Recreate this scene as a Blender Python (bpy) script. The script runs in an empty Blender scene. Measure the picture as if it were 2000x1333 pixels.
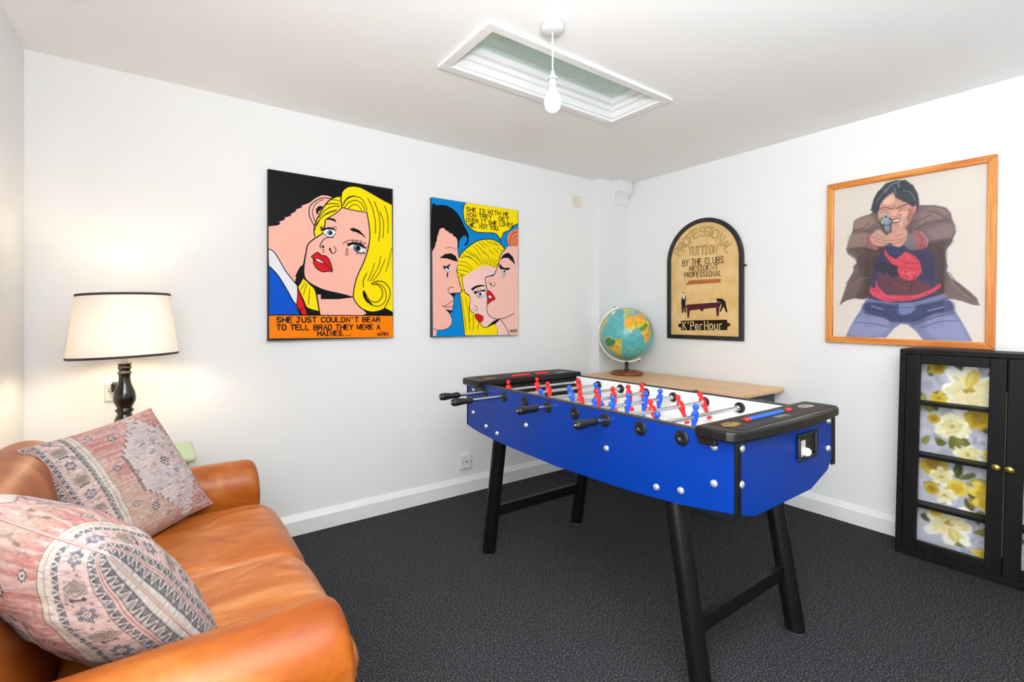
import bpy, bmesh, math, random
import numpy as np
from mathutils import Vector, Matrix
from mathutils.geometry import tessellate_polygon

SC = bpy.context.scene
COL = SC.collection
PI = math.pi

def lin(c):
    c = c / 255.0
    return c / 12.92 if c <= 0.04045 else ((c + 0.055) / 1.055) ** 2.4
def rgb(r, g, b): return (lin(r), lin(g), lin(b), 1.0)

# ------------------------------------------------------------------ camera
cam = bpy.data.cameras.new('camera')
cam.sensor_width = 36.0
cam.lens = 36.0 * 952.0 / 2000.0
cam.shift_y = -(666.5 - 617.0) / 2000.0
cam.clip_start = 0.02
CAM = bpy.data.objects.new('camera', cam)
COL.objects.link(CAM)
CAM.location = (-3.259, -2.859, 1.2)
CAM.rotation_euler = (PI / 2, 0, math.atan2(0.8077, 0.5896) - PI / 2)
SC.camera = CAM

# ------------------------------------------------------------------ world, light, exposure
W = bpy.data.worlds.new('overcast_sky'); SC.world = W
W.use_nodes = True
W.node_tree.nodes['Background'].inputs[0].default_value = (0.31, 0.37, 0.33, 1)
W.node_tree.nodes['Background'].inputs[1].default_value = 0.58
SC.view_settings.view_transform = 'Standard'
SC.view_settings.look = 'None'
SC.view_settings.exposure = 0.8
SC.view_settings.gamma = 1.0
SC.view_settings.use_curve_mapping = False

def area(name, loc, rot, sx, sy, power, color):
    l = bpy.data.lights.new(name, 'AREA'); l.shape = 'RECTANGLE'; l.size = sx; l.size_y = sy
    l.energy = power; l.color = color
    o = bpy.data.objects.new(name, l); COL.objects.link(o); o.location = loc; o.rotation_euler = rot
    return o
# fill light added outside an invented opening in the wall behind the camera
area('added_rear_fill', (-1.55, -4.33, 1.2), (PI / 2, 0, 0), 2.9, 1.98, 3.0, (0.95, 0.98, 1.0))
# second added fill, outside a made-up unseen side window in the left wall
area('added_side_fill', (-3.79, -2.92, 1.25), (0, -PI / 2, 0), 1.74, 0.92, 31.0, (0.95, 0.98, 1.0))
# the photographer's flash, turned up to bounce off the ceiling behind the camera
area('bounce_flash', (-3.2, -3.2, 1.5), (PI, 0, 0), 0.3, 0.3, 60.0, (0.94, 0.975, 1.0))
def point(name, loc, power, color, r):
    l = bpy.data.lights.new(name, 'POINT'); l.energy = power; l.color = color; l.shadow_soft_size = r
    o = bpy.data.objects.new(name, l); COL.objects.link(o); o.location = loc
    return o
# ------------------------------------------------------------------ materials
MATS = {}
def mat(name, col, rough=0.5, metal=0.0, spec=0.5, coat=0.0, coat_rough=0.05, emit=None, es=0.0):
    if name in MATS: return MATS[name]
    m = bpy.data.materials.new(name); m.use_nodes = True
    b = m.node_tree.nodes['Principled BSDF']
    b.inputs['Base Color'].default_value = col
    b.inputs['Roughness'].default_value = rough
    b.inputs['Metallic'].default_value = metal
    b.inputs['Specular IOR Level'].default_value = spec
    b.inputs['Coat Weight'].default_value = coat
    b.inputs['Coat Roughness'].default_value = coat_rough
    if emit:
        b.inputs['Emission Color'].default_value = emit
        b.inputs['Emission Strength'].default_value = es
    MATS[name] = m
    return m
def nodes(m): return m.node_tree.nodes, m.node_tree.links, m.node_tree.nodes['Principled BSDF']
def add_bump(m, scale, strength, dist=0.002, detail=4.0, coord='Object', kind='ShaderNodeTexNoise'):
    n, l, b = nodes(m)
    tc = n.new('ShaderNodeTexCoord'); t = n.new(kind); bp = n.new('ShaderNodeBump')
    t.inputs['Scale'].default_value = scale
    if 'Detail' in t.inputs: t.inputs['Detail'].default_value = detail
    bp.inputs['Strength'].default_value = strength; bp.inputs['Distance'].default_value = dist
    l.new(tc.outputs[coord], t.inputs['Vector']); l.new(t.outputs[0], bp.inputs['Height']); l.new(bp.outputs[0], b.inputs['Normal'])
    return t
def add_noise(m, c1, c2, scale, detail=4.0, lo=0.35, hi=0.65, stretch=(1, 1, 1), rough=0.5, distort=0.0):
    n, l, b = nodes(m)
    tc = n.new('ShaderNodeTexCoord'); mp = n.new('ShaderNodeMapping'); t = n.new('ShaderNodeTexNoise'); r = n.new('ShaderNodeValToRGB')
    mp.inputs['Scale'].default_value = stretch
    t.inputs['Scale'].default_value = scale; t.inputs['Detail'].default_value = detail; t.inputs['Roughness'].default_value = rough; t.inputs['Distortion'].default_value = distort
    r.color_ramp.elements[0].position = lo; r.color_ramp.elements[0].color = c1
    r.color_ramp.elements[1].position = hi; r.color_ramp.elements[1].color = c2
    l.new(tc.outputs['Object'], mp.inputs['Vector']); l.new(mp.outputs[0], t.inputs['Vector']); l.new(t.outputs[0], r.inputs[0]); l.new(r.outputs[0], b.inputs['Base Color'])
    return r
def wood(name, c1, c2, axis=1, scale=14.0, rough=0.4):
    m = mat(name, c1, rough)
    n, l, b = nodes(m)
    tc = n.new('ShaderNodeTexCoord'); mp = n.new('ShaderNodeMapping'); t = n.new('ShaderNodeTexNoise'); r = n.new('ShaderNodeValToRGB')
    s = [1.0, 1.0, 1.0]; s[axis] = 0.08
    mp.inputs['Scale'].default_value = s
    t.inputs['Scale'].default_value = scale * 3; t.inputs['Detail'].default_value = 5; t.inputs['Distortion'].default_value = 0.6
    r.color_ramp.elements[0].position = 0.36; r.color_ramp.elements[0].color = c1
    r.color_ramp.elements[1].position = 0.62; r.color_ramp.elements[1].color = c2
    l.new(tc.outputs['Object'], mp.inputs['Vector']); l.new(mp.outputs[0], t.inputs['Vector']); l.new(t.outputs[0], r.inputs[0]); l.new(r.outputs[0], b.inputs['Base Color'])
    return m

WALL = mat('white_wall_paint', rgb(242, 242, 242), 0.75, spec=0.2); add_bump(WALL, 60, 0.05, 0.001)
CEIL = mat('ceiling_paint', rgb(252, 251, 250), 0.85, spec=0.15)
GLOSSW = mat('white_gloss_paint', rgb(242, 242, 242), 0.35)
CARPET = mat('charcoal_carpet', rgb(52, 52, 54), 0.95, spec=0.05)
def _carpet():
    n, l, b = nodes(CARPET)
    tc = n.new('ShaderNodeTexCoord')
    t = n.new('ShaderNodeTexNoise'); t.inputs['Scale'].default_value = 170; t.inputs['Detail'].default_value = 6; t.inputs['Roughness'].default_value = 0.9
    r = n.new('ShaderNodeValToRGB'); e = r.color_ramp.elements
    e[0].position = 0.36; e[0].color = rgb(14, 14, 16); e[1].position = 0.68; e[1].color = rgb(164, 164, 168)
    q = r.color_ramp.elements.new(0.52); q.color = rgb(46, 46, 49)
    l.new(tc.outputs['Object'], t.inputs['Vector']); l.new(t.outputs[0], r.inputs[0]); l.new(r.outputs[0], b.inputs['Base Color'])
    bp = n.new('ShaderNodeBump'); bp.inputs['Strength'].default_value = 0.25; bp.inputs['Distance'].default_value = 0.003
    l.new(t.outputs[0], bp.inputs['Height']); l.new(bp.outputs[0], b.inputs['Normal'])
_carpet()

# ------------------------------------------------------------------ mesh building
def root_off(p):
    # parts are given in room coordinates; the thing at their root carries the offset
    while p.parent: p = p.parent
    return Vector(p.location)
class MB:
    def __init__(s): s.v = []; s.f = []; s.m = []; s.s = []
    def add(s, verts, faces, mi=0, smooth=False):
        o = len(s.v); s.v += [tuple(p) for p in verts]
        for f in faces: s.f.append([i + o for i in f]); s.m.append(mi); s.s.append(smooth)
    def box(s, x0, x1, y0, y1, z0, z1, mi=0):
        v = [(x, y, z) for z in (z0, z1) for y in (y0, y1) for x in (x0, x1)]
        s.add(v, [(0, 2, 3, 1), (4, 5, 7, 6), (0, 1, 5, 4), (2, 6, 7, 3), (0, 4, 6, 2), (1, 3, 7, 5)], mi); return s
    def loft(s, rings, mi=0, smooth=True, caps=True, closed=False):
        n = len(rings[0]); v = [p for r in rings for p in r]; f = []
        R = len(rings)
        for i in range(R if closed else R - 1):
            a = i * n; b = ((i + 1) % R) * n
            for j in range(n):
                k = (j + 1) % n; f.append((a + j, a + k, b + k, b + j))
        s.add(v, f, mi, smooth)
        if caps and not closed:
            s.add(rings[0], [tuple(reversed(range(n)))], mi); s.add(rings[-1], [tuple(range(n))], mi)
        return s
    def lathe(s, prof, c=(0, 0, 0), n=32, mi=0, frame=None, caps=True):
        # prof: (radius, height) pairs along the axis; frame = (u, v, w) unit vectors, w the axis
        u, v, w = frame or (Vector((1, 0, 0)), Vector((0, 1, 0)), Vector((0, 0, 1)))
        c = Vector(c)
        s.loft([[c + u * (r * math.cos(2 * PI * k / n)) + v * (r * math.sin(2 * PI * k / n)) + w * h for k in range(n)] for r, h in prof], mi, True, caps)
        return s
    def rod(s, p0, p1, r0, r1=None, n=20, mi=0):
        p0 = Vector(p0); p1 = Vector(p1); w = (p1 - p0); L_ = w.length; w.normalize()
        u = w.orthogonal().normalized(); v = w.cross(u)
        return s.lathe([(r0, 0), (r0 if r1 is None else r1, L_)], p0, n, mi, (u, v, w))
    def tube(s, path, r, n=10, mi=0, closed=False):
        P_ = [Vector(p) for p in path]; rings = []; prev = None
        for i, p in enumerate(P_):
            a = P_[i - 1] if (i > 0 or closed) else P_[0]; b = P_[(i + 1) % len(P_)] if (i < len(P_) - 1 or closed) else P_[-1]
            t = (b - a).normalized()
            if prev is None: u = t.orthogonal().normalized()
            else: u = (prev - t * prev.dot(t)).normalized()
            prev = u; v = t.cross(u)
            rr = r[i] if isinstance(r, (list, tuple)) else r
            rings.append([p + u * (rr * math.cos(2 * PI * k / n)) + v * (rr * math.sin(2 * PI * k / n)) for k in range(n)])
        return s.loft(rings, mi, True, not closed, closed)
    def prism(s, poly, O, U, V, N, d0, d1, mi=0):
        O = Vector(O); U = Vector(U); V = Vector(V); N = Vector(N)
        a = [O + U * x + V * y + N * d0 for x, y in poly]; b = [O + U * x + V * y + N * d1 for x, y in poly]; n = len(poly)
        s.add(a + b, [tuple(reversed(range(n))), tuple(range(n, 2 * n))] + [(j, (j + 1) % n, n + (j + 1) % n, n + j) for j in range(n)], mi)
        return s
    def build(s, name, mats, parent=None, bevel=0.0, seg=2, loc=None):
        me = bpy.data.meshes.new(name)
        off = root_off(parent) if parent is not None else Vector(loc) if loc else Vector((0, 0, 0))
        me.from_pydata([Vector(p) - off for p in s.v], [], s.f)
        for m in (mats if isinstance(mats, (list, tuple)) else [mats]): me.materials.append(m)
        me.polygons.foreach_set('material_index', s.m); me.polygons.foreach_set('use_smooth', s.s)
        bm = bmesh.new(); bm.from_mesh(me); bmesh.ops.recalc_face_normals(bm, faces=bm.faces); bm.to_mesh(me); bm.free()
        me.update()
        o = bpy.data.objects.new(name, me); COL.objects.link(o)
        if parent is not None: o.parent = parent
        elif loc: o.location = loc
        if bevel:
            b = o.modifiers.new('bevel', 'BEVEL'); b.width = bevel; b.segments = seg; b.limit_method = 'ANGLE'; b.angle_limit = 0.6
        return o
def box(x0, x1, y0, y1, z0, z1): return MB().box(x0, x1, y0, y1, z0, z1)
def thing(name, label, cat, loc=(0, 0, 0), group=None):
    # an Empty at the thing's base; its parts are given in room coordinates
    o = bpy.data.objects.new(name, None); COL.objects.link(o); o.location = loc
    o.empty_display_size = 0.1
    return tag(o, label, cat, group)
def tag(o, label, cat, group=None):
    o['label'] = label; o['category'] = cat
    if group: o['group'] = group
    return o
def struct(o): o['kind'] = 'structure'; return o

def cr(pts, closed=False, n=5):
    # Catmull-Rom through 2-D points
    P_ = [Vector(p) for p in pts]; N = len(P_); out = []
    for i in range(N if closed else N - 1):
        p0 = P_[(i - 1) % N] if (closed or i > 0) else P_[0] * 2 - P_[1]
        p1 = P_[i]; p2 = P_[(i + 1) % N]
        p3 = P_[(i + 2) % N] if (closed or i + 2 < N) else P_[-1] * 2 - P_[-2]
        for k in range(n):
            t = k / n
            out.append(0.5 * ((2 * p1) + (p2 - p0) * t + (2 * p0 - 5 * p1 + 4 * p2 - p3) * t * t + (3 * p1 - p0 - 3 * p2 + p3) * t ** 3))
    if not closed: out.append(P_[-1])
    return [tuple(p) for p in out]
def pairs(f): return [(f[i], f[i + 1]) for i in range(0, len(f), 2)]

# single-stroke lettering on a 4 x 6 grid
GLY = {
'A': [[(0,0),(2,6),(4,0)],[(.8,2.2),(3.2,2.2)]], 'B': [[(0,0),(0,6),(2.6,6),(3.5,5.2),(3.5,4),(2.6,3.2),(0,3.2)],[(2.6,3.2),(3.9,2.4),(3.9,.8),(2.8,0),(0,0)]],
'C': [[(3.9,5),(2.8,6),(1.2,6),(.1,4.6),(.1,1.4),(1.2,0),(2.8,0),(3.9,1)]], 'D': [[(0,0),(0,6),(2.2,6),(3.8,4.6),(3.8,1.4),(2.2,0),(0,0)]],
'E': [[(3.6,6),(0,6),(0,0),(3.6,0)],[(0,3.1),(3,3.1)]], 'F': [[(3.6,6),(0,6),(0,0)],[(0,3.1),(3,3.1)]],
'G': [[(3.8,5),(2.8,6),(1.2,6),(.1,4.6),(.1,1.4),(1.2,0),(2.8,0),(3.8,1.2),(3.8,2.8),(2.2,2.8)]], 'H': [[(0,0),(0,6)],[(4,0),(4,6)],[(0,3),(4,3)]],
'I': [[(1,6),(3,6)],[(2,6),(2,0)],[(1,0),(3,0)]], 'J': [[(1,6),(3.6,6)],[(2.6,6),(2.6,1.2),(1.8,0),(.8,0),(.1,1)]],
'K': [[(0,0),(0,6)],[(3.8,6),(0,2.8)],[(1.2,3.6),(4,0)]], 'L': [[(0,6),(0,0),(3.6,0)]], 'M': [[(0,0),(.3,6),(2,2.6),(3.7,6),(4,0)]],
'N': [[(0,0),(0,6),(4,0),(4,6)]], 'O': [[(1.2,0),(0,1.4),(0,4.6),(1.2,6),(2.8,6),(4,4.6),(4,1.4),(2.8,0),(1.2,0)]], 'P': [[(0,0),(0,6),(2.8,6),(3.8,5.2),(3.8,3.8),(2.8,3),(0,3)]],
'R': [[(0,0),(0,6),(2.8,6),(3.8,5.2),(3.8,3.9),(2.8,3.1),(0,3.1)],[(1.8,3.1),(4,0)]], 'S': [[(3.7,5),(2.8,6),(1.2,6),(.2,5.1),(.2,4),(1.2,3.2),(2.8,2.9),(3.8,2),(3.8,1),(2.8,0),(1.2,0),(.1,1)]],
'T': [[(0,6),(4,6)],[(2,6),(2,0)]], 'U': [[(0,6),(0,1.4),(1.2,0),(2.8,0),(4,1.4),(4,6)]], 'V': [[(0,6),(2,0),(4,6)]], 'W': [[(0,6),(.9,0),(2,4),(3.1,0),(4,6)]],
'Y': [[(0,6),(2,3),(4,6)],[(2,3),(2,0)]], 'e': [[(.2,2),(3.6,2),(3.4,3.2),(2.4,4),(1.2,4),(.1,2.8),(.1,1.2),(1.2,0),(2.6,0),(3.6,.8)]], 'r': [[(.3,4),(.3,0)],[(.3,2.6),(1.4,3.9),(2.8,4)]],
'o': [[(1.2,0),(.1,1.2),(.1,2.8),(1.2,4),(2.6,4),(3.7,2.8),(3.7,1.2),(2.6,0),(1.2,0)]], 'u': [[(.2,4),(.2,1),(1.2,0),(2.4,0),(3.5,1)],[(3.5,4),(3.5,0)]],
'.': [[(1.4,0),(2,.3)]], ',': [[(1.6,.6),(1,-1)]], "'": [[(2,6.2),(1.6,4.6)]], ' ': [],
}
def text_strokes(txt, p0, p1, h):
    # strokes of a line of lettering squeezed between two baseline ends
    adv = [(2.6 if c in ".,'" else 3.2 if c in 'IJ' else 4.0) + 1.5 if c != ' ' else 3.6 for c in txt]
    tot = sum(adv) - 1.5; d = (Vector(p1) - Vector(p0)); k = d.length / tot; u = d.normalized(); v = Vector((-u.y, u.x)); x = 0; out = []
    for c, a in zip(txt, adv):
        for st in GLY[c]:
            off = 0.9 if c in "IJ" else 0.7 if c in ".,'" else 0
            out.append([tuple(Vector(p0) + u * ((x + q[0] - off) * k) + v * (q[1] / 6.0 * h)) for q in st])
        x += a
    return out
def glyph_at(c, ctr, ang, h, w):
    a = math.radians(ang); u = Vector((math.cos(a), math.sin(a))); v = Vector((-u.y, u.x))
    return [[tuple(Vector(ctr) + u * ((q[0] - 2) / 4 * w) + v * ((q[1] - 3) / 6 * h)) for q in st] for st in GLY[c]]
def ribbon(pts, w):
    P_ = [Vector(p) for p in pts]; Lf = []; Rt = []
    for i, p in enumerate(P_):
        a = P_[max(i - 1, 0)]; b = P_[min(i + 1, len(P_) - 1)]
        t = (b - a)
        if t.length < 1e-9: t = Vector((1, 0))
        t.normalize(); nrm = Vector((-t.y, t.x)); sc = w / 2
        if 0 < i < len(P_) - 1:
            t1 = (p - a); t1 = t1.normalized() if t1.length > 1e-9 else t
            sc = w / 2 / max(0.55, abs(t1.dot(t)))
        q = p
        if i == 0: q = p - t * w * 0.35
        if i == len(P_) - 1: q = p + t * w * 0.35
        Lf.append(q + nrm * sc); Rt.append(q - nrm * sc)
    return Lf, Rt
ART_COL = dict(black=(18,18,20), brownblack=(48,24,18), brown=(96,40,24), skin=(252,188,170), skinpale=(250,205,196), skinpink=(248,196,182), white=(236,238,242), blue=(0,84,206), sky=(0,136,214),
  red=(216,22,30), yellow=(255,226,0), orange=(255,134,4), greyblue=(96,112,136), violet=(84,72,140), ginger=(232,132,90),
  signdark=(44,30,24), signwood=(182,112,62), signwoodlight=(208,140,88), signline=(196,160,110), signtable=(88,38,46), signgreen=(80,48,52), signface=(232,192,128), signcream=(226,206,150))
def art_mesh(name, ops, O, U, N, parent, rough=0.42, lw=1.0):
    """painted picture: flat paint shapes laid one over another on the board"""
    mb = MB(); O = Vector(O); U = Vector(U); V = Vector((0, 0, 1)); N = Vector(N); used = []; lay = 0
    def mi(c):
        if c not in used: used.append(c)
        return used.index(c)
    def put(poly, c):
        tris = tessellate_polygon([[Vector((x, y, 0)) for x, y in poly]])
        mb.add([O + U * (x / 1000) + V * (y / 1000) + N * (lay * 2.5e-5) for x, y in poly], tris, mi(c))
    def line(pts, w, c):
        w *= lw
        Lf, Rt = ribbon(pts, w); n = len(Lf)
        mb.add([O + U * (p.x / 1000) + V * (p.y / 1000) + N * (lay * 2.5e-5) for p in Lf + Rt], [(i, i + 1, n + i + 1, n + i) for i in range(n - 1)], mi(c))
    for o in ops:
        lay += 1
        if o[0] == 'p':
            q = pairs(o[3]); put(cr(q, True) if o[2] else q, o[1])
        elif o[0] == 'l':
            q = pairs(o[4]); line(cr(q) if o[3] and len(q) > 2 else q, o[2], o[1])
        elif o[0] == 'd':
            x, y = o[3]; put([(x + o[2] * math.cos(a * PI / 9), y + o[2] * math.sin(a * PI / 9)) for a in range(18)], o[1])
        elif o[0] == 't':
            q = pairs(o[5])
            for st in text_strokes(o[3], q[0], q[1], o[4]): line(st, o[2], o[1])
        elif o[0] == 'c':
            for st in glyph_at(o[3], o[5], o[4], 62, 42): line(st, o[2], o[1])
    return mb.build(name, [mat('paint_' + c, rgb(*ART_COL[c]), rough, spec=.12) for c in used], parent)

# ------------------------------------------------------------------ colour grids (hand-printed, woven and airbrushed surfaces)
def in_poly(X, Y, poly):
    r = np.zeros(X.shape, bool); n = len(poly); j = n - 1
    for i in range(n):
        xi, yi = poly[i]; xj, yj = poly[j]
        if yi != yj:
            c = ((yi > Y) != (yj > Y)) & (X < (xj - xi) * (Y - yi) / (yj - yi) + xi); r ^= c
        j = i
    return r
def boxblur(a, k):
    if k < 1: return a
    for ax in (0, 1):
        p = np.pad(a, [(k + 1, k) if i == ax else (0, 0) for i in (0, 1)], mode='edge'); c = np.cumsum(p, ax); m = 2 * k + 1
        a = (np.take(c, range(m, c.shape[ax]), ax) - np.take(c, range(0, c.shape[ax] - m), ax)) / m
    return a
def L3(c): return np.array([lin(c[0]), lin(c[1]), lin(c[2])])
def raster(ops, w, h, res, bg, smooth=True):
    nx = int(w / res) + 1; ny = int(h / res) + 1
    X, Y = np.meshgrid(np.linspace(0, w, nx), np.linspace(0, h, ny)); img = np.ones((ny, nx, 3)) * L3(bg)
    for k, c, b, f in ops:
        q = pairs(f)
        if k in 'pq':
            if smooth and k == 'p': q = cr(q, True, 4)
            k_ = max(1, int(round(b / res / 2)))
            xs = [p[0] for p in q]; ys = [p[1] for p in q]; pad = 3 * k_ + 2
            i0 = max(0, int(min(xs) / res) - pad); i1 = min(nx, int(max(xs) / res) + pad); j0 = max(0, int(min(ys) / res) - pad); j1 = min(ny, int(max(ys) / res) + pad)
            if i1 <= i0 or j1 <= j0: continue
            m = in_poly(X[j0:j1, i0:i1], Y[j0:j1, i0:i1], q).astype(float)
            if b > 0: m = boxblur(boxblur(m, k_), k_)
            img[j0:j1, i0:i1] += (L3(c) - img[j0:j1, i0:i1]) * m[..., None]
        else:
            if len(q) > 2: q = cr(q, False, 4)
            D_ = np.full(X.shape, 1e9)
            for (x0, y0), (x1, y1) in zip(q, q[1:]):
                dx, dy = x1 - x0, y1 - y0; t = np.clip(((X - x0) * dx + (Y - y0) * dy) / (dx * dx + dy * dy + 1e-9), 0, 1)
                D_ = np.minimum(D_, np.hypot(X - x0 - t * dx, Y - y0 - t * dy))
            m = np.clip((b * 0.75 + res * 0.5 - D_) / (res + b * 0.35), 0, 1) * 0.85
            img += (L3(c) - img) * m[..., None]
    return img
def grid_mesh(name, Pts, Cols, material, parent=None, closed_u=False, smooth=True, flip=False):
    ny, nx = Pts.shape[:2]; idx = np.arange(nx * ny).reshape(ny, nx)
    a = idx[:-1, :-1].ravel(); b = idx[:-1, 1:].ravel(); c = idx[1:, 1:].ravel(); d = idx[1:, :-1].ravel()
    F = np.stack([a, b, c, d] if not flip else [a, d, c, b], 1)
    off = np.array(root_off(parent)) if parent is not None else np.zeros(3)
    return raw_mesh(name, Pts.reshape(-1, 3) - off, F, Cols.reshape(-1, 3), material, parent, smooth)
def raw_mesh(name, V_, F, C_, material, parent=None, smooth=True):
    me = bpy.data.meshes.new(name); n = len(V_); m = len(F)
    me.vertices.add(n); me.vertices.foreach_set('co', np.ascontiguousarray(V_, dtype=np.float32).ravel())
    me.loops.add(4 * m); me.loops.foreach_set('vertex_index', np.ascontiguousarray(F, dtype=np.int32).ravel())
    me.polygons.add(m); me.polygons.foreach_set('loop_start', np.arange(0, 4 * m, 4, dtype=np.int32))
    me.polygons.foreach_set('use_smooth', np.full(m, smooth))
    at = me.color_attributes.new('print', 'FLOAT_COLOR', 'POINT')
    at.data.foreach_set('color', np.concatenate([C_, np.ones((n, 1))], 1).astype(np.float32).ravel())
    me.update(calc_edges=True); me.validate(); me.materials.append(material)
    o = bpy.data.objects.new(name, me); COL.objects.link(o)
    if parent is not None: o.parent = parent
    return o
def print_mat(name, rough=0.6, coat=0.0, spec=0.4, bump=0.0, bscale=400):
    m = mat(name, (1, 1, 1, 1), rough, spec=spec, coat=coat, coat_rough=0.02)
    n, l, b = nodes(m); a = n.new('ShaderNodeAttribute'); a.attribute_name = 'print'; l.new(a.outputs['Color'], b.inputs['Base Color'])
    if bump: add_bump(m, bscale, bump, 0.001)
    return m
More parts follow.
